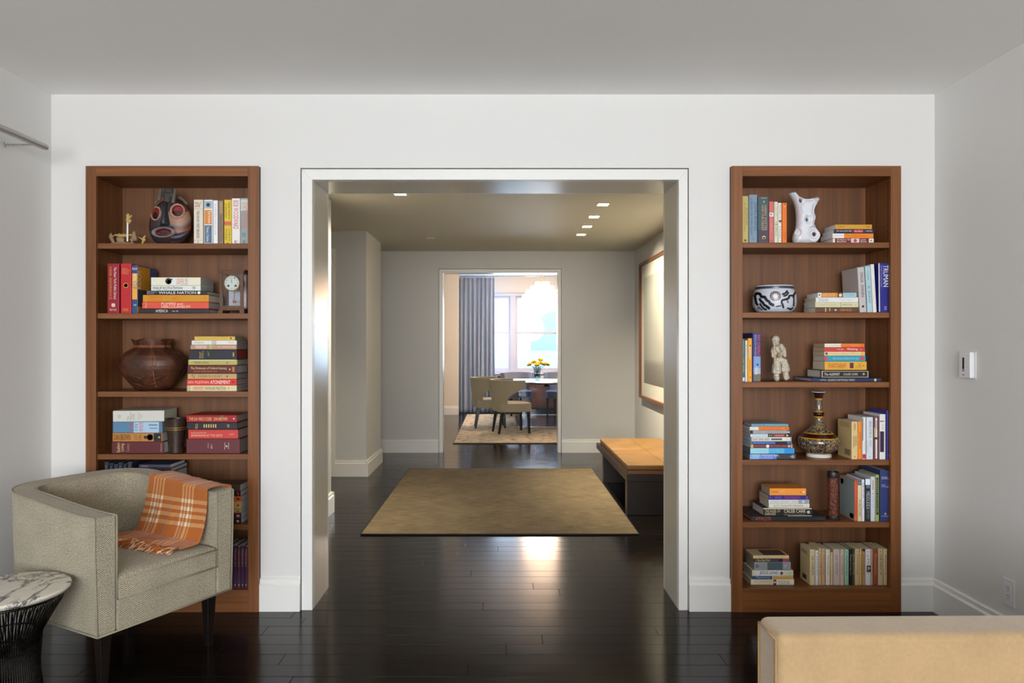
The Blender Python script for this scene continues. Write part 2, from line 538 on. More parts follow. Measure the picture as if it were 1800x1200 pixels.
# --- baseboards (stepped profile)
def base_prof(t=.022): return [(0, 0), (t, 0), (t, .132), (t * .72, .138), (t * .55, .140), (t * .55, .158), (t * .3, .163), (0, .163)]
def base_x(name, x0, x1, y, sgn, mat=M_TRIM):
    m = MB(); m.prism([(y + sgn * a, z) for a, z in base_prof()], x0, x1, 'yz'); return struct(m.build(name, mat))
def base_y(name, y0, y1, x, sgn, mat=M_TRIM):
    m = MB(); m.prism([(x + sgn * a, z) for a, z in base_prof()], y0, y1, 'xz'); return struct(m.build(name, mat))
base_x('baseboard_back', XL, CA0, YW, -1); base_x('baseboard_back', CA1, OX0 + .002, YW, -1)
base_x('baseboard_back', OX1 - .002, CB0, YW, -1); base_x('baseboard_back', CB1, XR, YW, -1)
base_y('baseboard_left', YR, YW, XL, 1); base_y('baseboard_right', YR, YW, XR, -1)

# --- cased openings: casing with a shadow gap and satin jambs behind it
def cased(name, x0, x1, z1, jx0, jx1, jz, y0, y1, mt, mj, gap):
    r = bpy.data.objects.new(name, None); COL.objects.link(r); struct(r)
    f0, f1 = y0 - .003, y0 + .04
    for side, (a, b) in enumerate(((x0 + gap, jx0), (x1 - gap, jx1))):
        pol = [(a, 0), (b, 0), (b, jz), (a, z1 - gap)]
        MB().prism(pol, f0, f1, 'xz').build('casing_side', mt, r, bevel=.0015)
        c, d = (x0, jx0) if side == 0 else (jx1, x1)
        MB().box(c, d, f1, y1 + .003, -.011, jz).build('jamb_side', mj, r, bevel=.001)
    MB().prism([(x0 + gap, z1 - gap), (jx0, jz), (jx1, jz), (x1 - gap, z1 - gap)], f0, f1, 'xz').build('casing_head', mt, r, bevel=.0015)
    MB().box(x0, x1, f1, y1 + .003, jz, z1).build('jamb_head', mj, r, bevel=.001)
    # casing on the far side
    for a, b in ((x0, jx0), (jx1, x1)): MB().box(a, b, y1 + .003, y1 + .02, 0, z1).build('casing_side', mt, r)
    MB().box(jx0, jx1, y1 + .003, y1 + .02, jz, z1).build('casing_head', mt, r)
    return r
cased('trim_1', OX0, OX1, OZ, JX0, JX1, JZ, YW, YB, M_TRIM, M_JAMB, .007)

# --- hall
DX0, DX1, DZ = X(771, YE), X(987, YE), Z(472, YE)
EX0, EX1, EZ = X(778.5, YE), X(980.5, YE), Z(479.5, YE)
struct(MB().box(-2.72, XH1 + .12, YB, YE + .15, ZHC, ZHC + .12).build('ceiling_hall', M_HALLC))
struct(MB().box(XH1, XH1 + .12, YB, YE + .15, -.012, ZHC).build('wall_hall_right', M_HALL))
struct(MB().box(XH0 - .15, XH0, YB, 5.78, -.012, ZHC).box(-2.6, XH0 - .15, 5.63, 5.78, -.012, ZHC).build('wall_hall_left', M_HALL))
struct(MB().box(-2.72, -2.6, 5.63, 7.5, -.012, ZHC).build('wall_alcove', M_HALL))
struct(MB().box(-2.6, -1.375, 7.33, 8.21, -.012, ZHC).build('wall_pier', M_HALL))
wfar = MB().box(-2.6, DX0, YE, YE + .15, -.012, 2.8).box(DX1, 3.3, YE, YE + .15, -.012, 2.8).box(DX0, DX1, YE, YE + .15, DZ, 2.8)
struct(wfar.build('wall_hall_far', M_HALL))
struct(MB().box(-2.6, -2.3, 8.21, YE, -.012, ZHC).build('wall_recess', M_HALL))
cased('trim_2', DX0, DX1, DZ, EX0, EX1, EZ, YE, YE + .15, M_TRIM, M_JAMB, .006)
base_y('baseboard_hall_left', YB, 5.78, XH0, 1); base_x('baseboard_hall_left', XH0 - .15, XH0 + .022, 5.78, 1)
base_x('baseboard_pier', -1.69, -1.375, 7.33, -1); base_y('baseboard_pier', 7.308, 8.21, -1.375, 1)
base_x('baseboard_far', -2.3, DX0, YE, -1); base_x('baseboard_far', DX1, XH1, YE, -1)
base_y('baseboard_hall_right', YB, YE, XH1, -1)
# door in the alcove, with its casing on the face of the pier
d1 = bpy.data.objects.new('door_1', None); COL.objects.link(d1); struct(d1)
zt = Z(437, 7.33)
MB().box(-1.76, -1.69, 7.31, 7.33, 0, zt).build('casing_side', M_TRIM, d1, bevel=.002)
MB().box(-2.6, -1.76, 7.31, 7.33, zt - .07, zt).build('casing_head', M_TRIM, d1, bevel=.002)
MB().box(-2.6, -1.762, 7.322, 7.33, .008, zt - .072).build('door_leaf', M_TRIM, d1)

# --- dining room
ZD = 2.70
struct(MB().box(-3.1, 3.3, YE + .15, 14.6, ZD, ZD + .1).build('ceiling_dining', M_CEIL))
struct(MB().box(-3.1, -3.0, YE + .15, 14.6, -.012, ZD).build('wall_dining_left', M_CREAM))
struct(MB().box(3.2, 3.3, YE + .15, 14.6, -.012, ZD).build('wall_dining_right', M_CREAM))
PX = X(805, 13.7)
struct(MB().box(-3.0, PX, 13.7, 14.4, -.012, ZD).build('wall_dining_pier', M_CREAM))
base_x('baseboard_dining', -3.0, PX + .01, 13.7, -1)
YG = 14.4
WX0, WX1, WZ0, WZ1 = -.80, 1.75, Z(655, YG), Z(514, YG)
ww = MB().box(PX, WX0, YG, YG + .2, -.012, ZD).box(WX1, 3.2, YG, YG + .2, -.012, ZD).box(WX0, WX1, YG, YG + .2, -.012, WZ0).box(WX0, WX1, YG, YG + .2, WZ1, ZD)
struct(ww.build('wall_dining_back', M_CREAM))
# window: frame, mullion, four sashes with glass
w1 = bpy.data.objects.new('window_1', None); COL.objects.link(w1); struct(w1)
M_SASH = paint('window_paint', (214, 214, 222), 0.4, 0.02); M_GLASS = glass('window_glass', (250, 253, 255))
MX0, MX1 = X(896.5, YG + .06), X(906.5, YG + .06)
fm = MB().box(WX0, WX0 + .06, YG + .02, YG + .14, WZ0, WZ1).box(WX1 - .06, WX1, YG + .02, YG + .14, WZ0, WZ1).box(WX0 + .06, WX1 - .06, YG + .02, YG + .14, WZ1 - .07, WZ1).box(WX0 + .06, WX1 - .06, YG + .02, YG + .14, WZ0, WZ0 + .04)
fm.build('window_frame', M_SASH, w1, bevel=.004)
MB().box(MX0, MX1, YG + .02, YG + .14, WZ0 + .04, WZ1 - .07).build('mullion', M_SASH, w1, bevel=.004)
MB().box(WX0 - .05, WX1 + .05, YG - .06, YG + .02, WZ0 - .03, WZ0).build('window_sill', M_SASH, w1, bevel=.004)
zm = Z(585, YG + .06)
for x0, x1 in ((WX0 + .06, MX0), (MX1, WX1 - .06)):
    for z0, z1, dy in ((WZ0 + .04, zm + .02, .05), (zm - .02, WZ1 - .07, .09)):
        s = MB(); y0, y1, w = YG + dy, YG + dy + .035, .038
        s.box(x0, x0 + w, y0, y1, z0, z1).box(x1 - w, x1, y0, y1, z0, z1).box(x0 + w, x1 - w, y0, y1, z0, z0 + w + .015).box(x0 + w, x1 - w, y0, y1, z1 - w, z1)
        so = s.build('sash', M_SASH, w1, bevel=.003)
        MB().box(x0 + w - .005, x1 - w + .005, y0 + .012, y0 + .018, z0 + w, z1 - w + .005).build('pane', M_GLASS, so)

# --- across the street: a pale block with rows of windows
bd = thing('apartment_building', 'pale building with rows of windows outside the dining room window', 'building', (2.6, 26, -12))
MB().box(-1.9, 9, 0, 6, 0, 17.5).build('wall', paint('facade_paint', (236, 240, 242), .8), bd)
MB().box(-3.0, 9, -1.2, 0, 0, 13.1).build('lower_block', paint('facade_paint_low', (196, 220, 232), .8), bd)
M_PANE = flat((178, 204, 220), .15)
pm = MB().box(-.45, .45, -.03, 0, -.7, .7).mesh('pane', M_PANE)
for i in range(7):
    for j in range(5):
        o = mesh_obj('window_pane', pm, bd, loc=(-1.1 + i * 1.5, 0.0, 10.0 + j * 1.9)) if j > 1 else mesh_obj('window_pane', pm, bd, loc=(-2.2 + i * 1.5, -1.2, 9.0 + j * 2.2))
# street-side ground so the outside is not an empty void
struct(MB().box(-30, 30, 15, 60, -12.4, -12).build('ground_outside', paint('ground_paint', (150, 150, 150), .9)))

# ================================================================== bookcases
WN0, WN1 = (84, 47, 20), (148, 92, 46)
M_WNZ = wood('walnut_upright', WN0, WN1, 'z'); M_WNX = wood('walnut_across', WN0, WN1, 'x')
M_WNB = wood('walnut_back', (82, 50, 27), (136, 89, 52), 'z', 0.5, 0.7)
YBK = 3.898
SHELF_L = [427.5, 550.5, 688, 798, 922]
SHELF_R = [426, 549, 671.3, 808, 917.3]
YS = 3.634
def zs(py): return Z(py, YS)
M_HOLE = flat((30, 16, 8), .8); M_PIN = flat((170, 165, 150), .3, 1.0)
def bookcase(name, label, x0, x1, ix0, ix1, shelves, zbot):
    r = thing(name, label, 'bookcase', ((x0 + x1) / 2, YF, 0), 0, 'built-in walnut bookcases')
    cx = (x0 + x1) / 2
    x0, x1, ix0, ix1 = x0 - cx, x1 - cx, ix0 - cx, ix1 - cx
    zt, zi = ZCT, Z(309.5, YF)
    d = 3.93 - YF; e = .001
    MB().box(x0 + e, ix0, 0, .022, 0, zt - e).build('stile', M_WNZ, r, bevel=.0015)
    MB().box(ix1, x1 - e, 0, .022, 0, zt - e).build('stile', M_WNZ, r, bevel=.0015)
    MB().box(ix0, ix1, 0, .022, zi, zt - e).build('top_rail', M_WNX, r, bevel=.0012)
    MB().box(ix0, ix1, 0, .022, 0, zbot).build('base_panel', M_WNX, r, bevel=.0012)
    MB().box(x0 + .004, ix0 - .012, .022, d - .03, .002, zt - .004).build('side_panel', M_WNZ, r)
    MB().box(ix1 + .012, x1 - .004, .022, d - .03, .002, zt - .004).build('side_panel', M_WNZ, r)
    MB().box(ix0 - .012, ix1 + .012, .022, YBK - YF, zi, zi + .02).build('top_panel', M_WNX, r)
    MB().box(x0 + .004, x1 - .004, YBK - YF, d - .005, .002, zt - .004).build('back_panel', M_WNB, r)
    for z in shelves:
        MB().prism([(ix0 + .0005, YS - YF), (ix1 - .0005, YS - YF), (ix1 - .0005, .0235), (ix1 + .011, .0235), (ix1 + .011, YBK - YF - .001), (ix0 - .011, YBK - YF - .001), (ix0 - .011, .0235), (ix0 + .0005, .0235)], z - .027, z, 'xy').build('shelf', M_WNX, r, bevel=.0012)
    MB().box(ix0 - .011, ix1 + .011, .023, YBK - YF - .001, zbot - .025, zbot).build('bottom_shelf', M_WNX, r, bevel=.001)
    # rows of shelf-pin holes drilled in both sides
    hm = MB().lathe([(.0026, -.0004), (.0026, .0004)], 6).mesh('pin_hole', M_HOLE)
    inner = shelves + [zbot]
    for sx, rot in ((ix0 - .012, 1), (ix1 + .012, -1)):
        mb = MB()
        for yy in (.055, .225):
            k = zbot + .10
            while k < zi - .1:
                if min(abs(k - z + .013) for z in inner) > .03:
                    mb.tube([(sx - rot * .001, yy, k), (sx + rot * .0004, yy, k)], .0026, 6)
                k += .032
        o = mb.build('pin_holes', M_HOLE, r); o['kind'] = 'stuff'
    return r
ZBL, ZBR = zs(1035), zs(1032.5)
bookcase('bookcase', 'walnut built-in bookcase behind the armchair', CA0, CA1, X(168.5, YF), X(435.5, YF), [zs(p) for p in SHELF_L], ZBL)
bookcase('bookcase', 'walnut built-in bookcase near the thermostat wall', CB0, CB1, X(1305.5, YF), X(1566, YF), [zs(p) for p in SHELF_R], ZBR)

# ================================================================== living room furniture
M_TWEED = weave('armchair_tweed', (206, 196, 172), (102, 93, 74), .0145, .0082)
M_PIPE = cloth('armchair_piping', (150, 141, 120), .1, 300)
M_DLEG = wood('dark_leg_wood', (14, 10, 9), (30, 22, 19), 'z', .3)

# --- armchair (local x along the front from its near corner, y towards the back)
CH_ANG = math.atan2(.875, .484)
CW, CD, CR, CT = .64, .72, .20, .088
def chair_path(off):
    pts = []; r = CR - off; n = 9
    for k in range(9): pts.append((off, (CD - CR) * k / 8))
    for k in range(1, n + 1):
        a = PI - PI / 2 * k / n; pts.append((CR + r * math.cos(a), CD - CR + r * math.sin(a)))
    for k in range(1, 7): pts.append((CR + (CW - 2 * CR) * k / 6, CD - off))
    for k in range(1, n + 1):
        a = PI / 2 - PI / 2 * k / n; pts.append((CW - CR + r * math.cos(a), CD - CR + r * math.sin(a)))
    for k in range(1, 9): pts.append((CW - off, (CD - CR) * (1 - k / 8)))
    return pts
def arm_z(v): 
    t = min(max(v / CD, 0), 1); return .690 + .048 * (t * t * (3 - 2 * t))
ch = thing('armchair', 'beige tweed barrel armchair with an orange plaid throw over its arm', 'armchair', (-1.522, 2.70, 0), CH_ANG)
po, pi_ = chair_path(0), chair_path(CT)
zb = .241
def tin(p, k):   # taper towards the foot of the shell
    return (CW / 2 + (p[0] - CW / 2) * (1 - k), (p[1]) * (1 - k * .9))
mb = MB(); rings = []
for (a, b) in zip(po, pi_):
    z = arm_z(a[1])
    r = [tin(a, .035) + (zb,), tin(a, .02) + (zb + .15,), tin(a, .005) + (z - .12,), (a[0], a[1], z), (b[0], b[1], z - .004), (b[0], b[1], .30), (b[0], b[1], zb)]
    rings.append(r)
mb.loft(rings)
mb.build('shell', M_TWEED, ch, bevel=.010, seg=3, boxuv=True)
fr = MB().box(CT + .001, CW - CT - .001, .0006, .05, zb + .001, .362)
fr.build('front_rail', M_TWEED, ch, boxuv=True, bevel=.006)
pp = [(tin(p, .045)[0], max(tin(p, .045)[1], .012)) for p in po]
MB().prism(pp, zb + .004, zb + .03, 'xy').build('bottom', M_TWEED, ch, boxuv=True)
# seat cushion follows the inner curve
cin = [(p[0], min(p[1], CD)) for p in chair_path(CT + .004)]
cin = [(cin[0][0], -.004)] + cin[1:-1] + [(cin[-1][0], -.004)]
cush = MB(); lv = [(0, .364), (.0, .440), (-.012, .4505), (-.05, .456)]
cxm, cym = CW / 2, CD / 2 - .03
rings = []
for dd, z in lv:
    k = 1 + dd * 2.2
    rings.append([(cxm + (p[0] - cxm) * k, cym + (p[1] - cym) * k, z) for p in cin])
cush.loft(rings)
co = cush.build('seat_cushion', M_TWEED, ch, boxuv=True, smooth=50, bevel=.006)
# piping along the seams
def pipe(pts, par, r=.0035): return MB().tube(pts, r, 6).build('piping', M_PIPE, par, smooth=0)
pipe([(p[0], p[1], arm_z(p[1]) - .002) for p in po], ch)
pipe([(p[0], p[1], arm_z(p[1]) - .004) for p in pi_], ch)
for p, b in ((po[0], pi_[0]), (po[-1], pi_[-1])):
    pipe([tin(p, .035) + (zb,), tin(p, .02) + (zb + .15,), tin(p, .005) + (.57,), (p[0], p[1], .688)], ch)
    pipe([(b[0], .0, .36), (b[0], 0.0, .684)], ch)
pipe([tin(po[0], .035) + (zb,), tin(po[-1], .035) + (zb,)], ch)
pipe([(CT + .004, -.006, .441), (CW - CT - .004, -.006, .441)], co); pipe([(CT + .004, -.006, .366), (CW - CT - .004, -.006, .366)], co)
pipe([tin(p, .035) + (zb,) for p in po], ch)
for x, y in ((.075, .07), (CW - .075, .07), (.11, CD - .13), (CW - .11, CD - .13)):
    MB().taper((x, y), .013, .013, 0, (x, y), .024, .024, zb + .006).build('leg', M_DLEG, ch, bevel=.002)

# --- plaid throw over the far arm of the chair
def plaid():
    t = NT('plaid_wool'); tc = t.n('ShaderNodeTexCoord'); sp = t.n('ShaderNodeSeparateXYZ'); t.l(tc.outputs['UV'], sp.inputs[0])
    B0, W0 = (0, 0, 0, 1), (1, 1, 1, 1)
    def stripes(c, groups):
        st = [(0.0, B0)]
        for g in groups:
            for k in range(4):
                a = g + k * .0535; st += [(a, W0), (a + .027, B0)]
        st.append((.9999, B0)); return t.ramp(c, st, 'CONSTANT')
    su = stripes(sp.outputs[0], (.10, .60)); sv = stripes(sp.outputs[1], (.12, .58))
    s = t.math('ADD', su, sv)
    nz = t.noise(tc.outputs['UV'], 220.0, 3.0)
    col = t.ramp(t.math('MULTIPLY', s, .5), [(0.0, C(184, 104, 38)), (.5, C(214, 154, 98)), (1.0, C(240, 226, 198))])
    col = t.mix(t.math('MULTIPLY', nz, .35), col, C(120, 58, 18))
    t.l(col, t.b.inputs['Base Color']); t.set(Roughness=.95); t.b.inputs['Sheen Weight'].default_value = .3
    t.b.inputs['Specular IOR Level'].default_value = .1
    t.bump(nz, .5, .002); return t.m
M_PLAID = plaid()
th = thing('throw_blanket', 'orange plaid wool throw with fringed end draped over the chair arm', 'blanket', (-1.522, 2.70, 0), CH_ANG)
def inner_u(v):
    if v < CD - CR: return CW - CT
    return CW - CR + math.sqrt(max((CR - CT) ** 2 - (v - CD + CR) ** 2, .0004))
def outer_u(v):
    if v < CD - CR: return CW
    return CW - CR + math.sqrt(max(CR ** 2 - (v - CD + CR) ** 2, .0004))
def throw_pt(a, b):
    """a across the throw (0 by the chair back, 1 by the front), b along its length from the hidden outer end to the fringe"""
    bb = min(max((b - .3) / .7, 0), 1); v = (.425 + .085 * bb) * (1 - a) + (.035 + .035 * bb) * a
    ui, uo, zt = inner_u(v) - .010, outer_u(v) + .012, arm_z(v) + .010
    fold = .006 * math.sin(a * 17) * min(1, b * 2) + .004 * math.sin(a * 41 + 1)
    L1, L2, L3, L4 = .20, uo - ui, zt - .475, .085 + .03 * (1 - a)
    s = b * (L1 + L2 + L3 + L4)
    if s < L1: p = (uo + .004 + abs(fold) * .6, v, zt - (L1 - s))
    elif s < L1 + L2:
        q = (s - L1) / L2; p = (uo - q * L2, v, zt + .004 * math.sin(q * PI) + abs(fold) * .5)
    elif s < L1 + L2 + L3:
        q = (s - L1 - L2) / L3
        p = (ui - .004 - .035 * q ** 3 - abs(fold) * q, v - .02 * q * a, zt - q * L3)
    else:
        q = (s - L1 - L2 - L3) / L4
        p = (ui - .039 - abs(fold) - q * L4 * .98, v - .02 * a + .02 * q, .475 - .010 * math.sin(q * PI / 2) + .012 * max(0, math.sin(a * 9 + q * 4)) * q)
    return p
g = MB().grid(throw_pt, 70, 90, uv=lambda a, b: (a, b))
g.build('cloth', M_PLAID, th, smooth=0, solid=.005)
# twisted fringe at its end
random.seed(11)
frg = MB()
M_FR = [flat((178, 96, 36), .95), flat((232, 212, 180), .95)]
for k in range(150):
    a = random.random(); p = Vector(throw_pt(a, 1.0)); L = random.uniform(.050, .085)
    dv = random.gauss(0, .35); pts = []
    for i in range(5):
        q = i / 4
        pts.append(p + Vector((-L * q, L * dv * q + .003 * math.sin(q * 6 + k), -.012 * q - (p.z - .466) * q * .8 + .006 * math.sin(q * PI) * random.uniform(.3, 1.6))))
    for q in pts: q.z = max(q.z, .4605)
    frg.tube(pts, [.0028, .0030, .0028, .0024, .0014], 5, mi=0 if random.random() < .6 else 1)
fo = frg.build('fringe', M_FR, th, smooth=0); fo['kind'] = 'stuff'

# --- small marble-topped table of bent metal rods
def marble():
    t = NT('veined_marble'); v = t.coord('Object', (1, 1, 1), (0, 0, .6))
    w = t.noise(v, 3.0, 6.0, .60, 1.2)
    d = t.math('ABSOLUTE', t.math('SUBTRACT', w, .5))
    w2 = t.noise(v, 6.0, 6.0, .6, 1.5); d2 = t.math('ABSOLUTE', t.math('SUBTRACT', w2, .5))
    vein = t.ramp(d, [(0.0, C(62, 60, 70)), (.012, C(150, 146, 142)), (.03, C(226, 221, 210)), (1.0, C(232, 228, 218))])
    v2 = t.ramp(d2, [(0.0, C(120, 112, 104)), (.010, C(228, 224, 214)), (1.0, C(236, 232, 224))])
    t.l(t.mix(.45, vein, v2, 'MULTIPLY'), t.b.inputs['Base Color']); t.set(Roughness=.12)
    return t.m
ST = (-1.778, 2.598)
st = thing('side_table', 'round side table with veined marble top on a dark rod base', 'side table', (ST[0], ST[1], 0))
MB().lathe([(.165, .440), (.192, .446), (.200, .455), (.2005, .460), (.198, .4645), (.190, .466)], 72).build('marble_top', marble(), st, smooth=30)
M_ROD = flat((46, 42, 38), .28, .9)
rod_r = [(.178, .438), (.172, .415), (.155, .385), (.132, .345), (.112, .310), (.099, .275), (.0945, .245), (.096, .20), (.102, .14), (.112, .08), (.124, .03), (.132, .012)]
rm = MB().tube([(r * math.cos(.12 * i / 11), r * math.sin(.12 * i / 11), z) for i, (r, z) in enumerate(rod_r)], .0026, 6).mesh('rod', M_ROD)
for p in rm.polygons: p.use_smooth = True
for k in range(84):
    mesh_obj('rod', rm, st, rot=(0, 0, 2 * PI * k / 84))
def ring(z, r, rr=.0035): 
    return MB().tube([(r * math.cos(2 * PI * k / 48), r * math.sin(2 * PI * k / 48), z) for k in range(49)], rr, 6).build('ring', M_ROD, st, smooth=0)
ring(.436, .178, .005); ring(.300, .104); ring(.245, .090); ring(.008, .132, .007)
MB().lathe([(.06, .438), (.172, .440)], 40).build('support_plate', M_ROD, st)

# --- low-backed gold sofa facing the window, its back towards the bookcases
M_MOH = cloth('gold_mohair', (166, 139, 101), .34, 90, .85, .45, bump=.35)
so = thing('sofa', 'gold mohair sofa back standing before the bookcase', 'sofa', (0.704, 1.84, 0), math.radians(0.9))
SW, SH = 1.40, .603
def rbox(mb, x0, x1, y0, y1, z0, z1): return mb.box(x0, x1, y0, y1, z0, z1)
rbox(MB(), 0, SW, 0, .142, .10, SH).build('backrest', M_MOH, so, bevel=.022, seg=4)
rbox(MB(), .002, SW, -.66, -.002, .10, .30).build('seat_base', M_MOH, so, bevel=.015, seg=3)
for i in range(2):
    rbox(MB(), .004 + i * SW / 2, (i + 1) * SW / 2 - .003, -.665, -.006, .302, .43).build('seat_cushion', M_MOH, so, bevel=.03, seg=4)
M_MPIPE = cloth('gold_piping', (160, 126, 80), .1, 200)
for yy in (.012, .130):
    MB().tube([(-.001, yy, .13), (-.001, yy, SH - .016)], .003, 6).build('piping', M_MPIPE, so, smooth=0)
MB().tube([(-.001, .012, SH - .016), (-.001, .130, SH - .016)], .003, 6).build('piping', M_MPIPE, so, smooth=0)
for x, y in ((.06, .08), (SW - .06, .08), (.06, -.58), (SW - .06, -.58)):
    MB().taper((x, y), .015, .015, 0, (x, y), .025, .025, .102).build('leg', M_DLEG, so)

# --- curtain rod on the side wall
cr = thing('curtain_rod', 'brushed metal curtain rod on the wall above the armchair', 'curtain rod', (XL, 3.315, 2.258))
M_BR = flat((178, 175, 170), .35, .5)
MB().tube([(.146, .055, .004), (.146, -4.2, .004)], .0155, 14).build('rod', M_BR, cr, smooth=40)
MB().tube([(.146, .055, .004), (.146, .062, .004)], .013, 14).build('end_cap', M_BR, cr, smooth=40)
for yy in (0, -2.0, -4.0):
    MB().tube([(.0, yy, 0), (.136, yy, 0)], .0045, 8).build('bracket_arm', M_STEEL, cr, smooth=40)
    MB().tube([(.0005, yy, 0), (.005, yy, 0)], .013, 12).build('bracket_plate', M_STEEL, cr, smooth=40)

# --- thermostat and outlet on the side wall
M_PLAST = flat((226, 226, 228), .35)
tm = thing('thermostat', 'white wall thermostat with a narrow dark display slot', 'thermostat', (XR, 3.379, 1.247))
MB().box(-.026, -.002, -.045, .040, -.062, .060).build('housing', M_PLAST, tm, bevel=.007, seg=3)
MB().box(-.002, 0, -.048, .043, -.066, .062).build('back_plate', M_PLAST, tm)
MB().box(-.0266, -.0258, -.006, .014, -.036, .038).build('display_rim', flat((240, 238, 225), .3), tm)
MB().box(-.0272, -.0264, -.0045, .0095, -.030, .034).build('display', flat((44, 36, 34), .15), tm)
MB().box(-.0276, -.0270, -.003, .008, -.026, -.020).build('readout', flat((200, 190, 190), .4), tm)
MB().box(-.0268, -.0260, -.004, .010, -.049, -.045).build('mark', flat((120, 120, 122), .4), tm)
ou = thing('wall_outlet', 'white double wall outlet above the baseboard', 'outlet', (XR, 3.112, .275))
MB().box(-.006, 0, -.036, .036, -.058, .058).build('cover_plate', M_PLAST, ou, bevel=.003)
MB().box(-.0075, -.006, -.0165, .0165, -.034, .034).build('receptacle', M_PLAST, ou, bevel=.0006)
for zz in (-.017, .017):
    for yy in (-.006, .006): MB().box(-.0080, -.0074, yy - .0011, yy + .0011, zz - .002, zz + .0065).build('slot', M_BLACK, ou)
    MB().tube([(-.0080, 0, zz - .0085), (-.0074, 0, zz - .0085)], .0023, 8).build('slot', M_BLACK, ou)

# ================================================================== hall
def rug_mat():
    t = NT('hall_rug_wool'); v = t.coord('Object')
    a = t.noise(t.coord('Object', (7, 75, 1)), 1.0, 4.0, .65); b = t.noise(v, 3.2, 4.0, .6)
    c = t.noise(t.coord('Object', (42, 13, 1)), 1.0, 2.0)
    f = t.math('MULTIPLY_ADD', a, .85, t.math('MULTIPLY', b, .22))
    col = t.ramp(f, [(.3, C(84, 72, 56)), (.54, C(120, 106, 84)), (.76, C(158, 142, 112))])
    dash = t.ramp(c, [(.69, (0, 0, 0, 1)), (.73, (1, 1, 1, 1))])
    t.l(t.mix(dash, col, C(150, 122, 62)), t.b.inputs['Base Color'])
    t.set(Roughness=.9); t.b.inputs['Specular IOR Level'].default_value = .15
    t.bump(a, .5, .004); return t.m
rg = thing('hall_rug', 'olive brown woven rug on the dark floor of the hall', 'rug', (0, 0, 0))
RX0, RX1, RY0, RY1 = -.99, .965, 5.08, 7.74
MB().box(RX0, RX1, RY0, RY1, .001, .011).build('pile', rug_mat(), rg, bevel=.004)
M_BIND = flat((40, 36, 34), .9)
for a, b in (((RX0, RY0), (RX1, RY0)), ((RX0, RY1), (RX1, RY1)), ((RX0, RY0), (RX0, RY1)), ((RX1, RY0), (RX1, RY1))):
    MB().tube([(a[0], a[1], .0062), (b[0], b[1], .0062)], .0055, 6).build('binding', M_BIND, rg, smooth=0)

# --- leather bench
bn = thing('bench', 'dark wood hall bench with tan leather cushions under the framed print', 'bench', (.983, 5.675, 0))
M_BEN = wood('espresso_wood', (30, 23, 20), (52, 40, 36), 'y', .35); M_BENZ = wood('espresso_wood_up', (26, 20, 18), (46, 36, 32), 'x', .35)
BWD = XH1 - .983 - .035
MB().box(0, BWD, 0, 1.83, .262, .318).build('seat_slab', M_BEN, bn, bevel=.002)
for y0 in (.004, 1.31): MB().box(.002, BWD - .002, y0, y0 + .085, 0, .2615).build('leg_panel', M_BENZ, bn, bevel=.002)
def leather():
    t = NT('tan_leather'); v = t.coord('Object')
    a = t.noise(v, 5.0, 4.0); b = t.noise(v, 260.0, 2.0)
    t.l(t.ramp(a, [(.25, C(120, 85, 42)), (.75, C(150, 112, 60))]), t.b.inputs['Base Color'])
    t.set(Roughness=.38); t.bump(b, .12, .0008); return t.m
M_LEA = leather(); M_LEA2 = flat((120, 76, 44), .5)
MB().box(.008, BWD - .006, .004, 1.60, .3182, .350).build('cushion_pad', M_LEA2, bn, bevel=.004)
for y0, y1 in ((0.002, .843), (.849, 1.60)):
    MB().box(.006, BWD / 2 - .002, y0, y1, .351, .394).build('cushion', M_LEA, bn, bevel=.012, seg=3)
    MB().box(BWD / 2, BWD - .008, y0, y1, .351, .394).build('cushion', M_LEA, bn, bevel=.012, seg=3)

# --- framed print on the hall wall
pc = thing('framed_print', 'large framed print of a pale misty field above the bench', 'picture', (XH1, 6.35, .72))
PLn, PHt = 2.10, 1.555
M_FRW = wood('frame_wood', (92, 52, 28), (128, 78, 46), 'y', .4)
fw, fd = .030, .045
MB().box(-fd, -.001, 0, PLn, 0, fw).build('frame_rail', M_FRW, pc, bevel=.002); MB().box(-fd, -.001, 0, PLn, PHt - fw, PHt).build('frame_rail', M_FRW, pc, bevel=.002)
MB().box(-fd, -.001, 0, fw, fw, PHt - fw).build('frame_stile', M_FRW, pc, bevel=.002); MB().box(-fd, -.001, PLn - fw, PLn, fw, PHt - fw).build('frame_stile', M_FRW, pc, bevel=.002)
MB().box(-.018, -.004, fw, PLn - fw, fw, PHt - fw).build('mat_board', paint('mat_board', (232, 230, 218), .8), pc)
def print_mat():
    t = NT('misty_print'); tc = t.n('ShaderNodeTexCoord'); sp = t.n('ShaderNodeSeparateXYZ'); t.l(tc.outputs['Object'], sp.inputs[0])
    h = t.math('DIVIDE', sp.outputs[2], 1.2)
    base = t.ramp(h, [(0.0, C(118, 112, 104)), (.18, C(140, 138, 132)), (.22, C(168, 168, 162)), (.6, C(176, 178, 172)), (1.0, C(188, 190, 184))])
    nz = t.noise(t.coord('Object', (1, 60, 90)), 1.0, 4.0, .7)
    sp2 = t.math('MULTIPLY', t.math('GREATER_THAN', nz, .56), t.math('LESS_THAN', h, .22))
    t.l(t.mix(sp2, base, C(78, 68, 58)), t.b.inputs['Base Color']); t.set(Roughness=.5); return t.m
po_ = MB().box(-.0185, -.0178, 0, PLn - .36, 0, PHt - .36).build('print', print_mat(), pc, loc=(0, .18, .18))
MB().box(-.030, -.0275, fw, PLn - fw, fw, PHt - fw).build('glazing', glass('picture_glass', (252, 252, 252), 0, 1.12), pc)

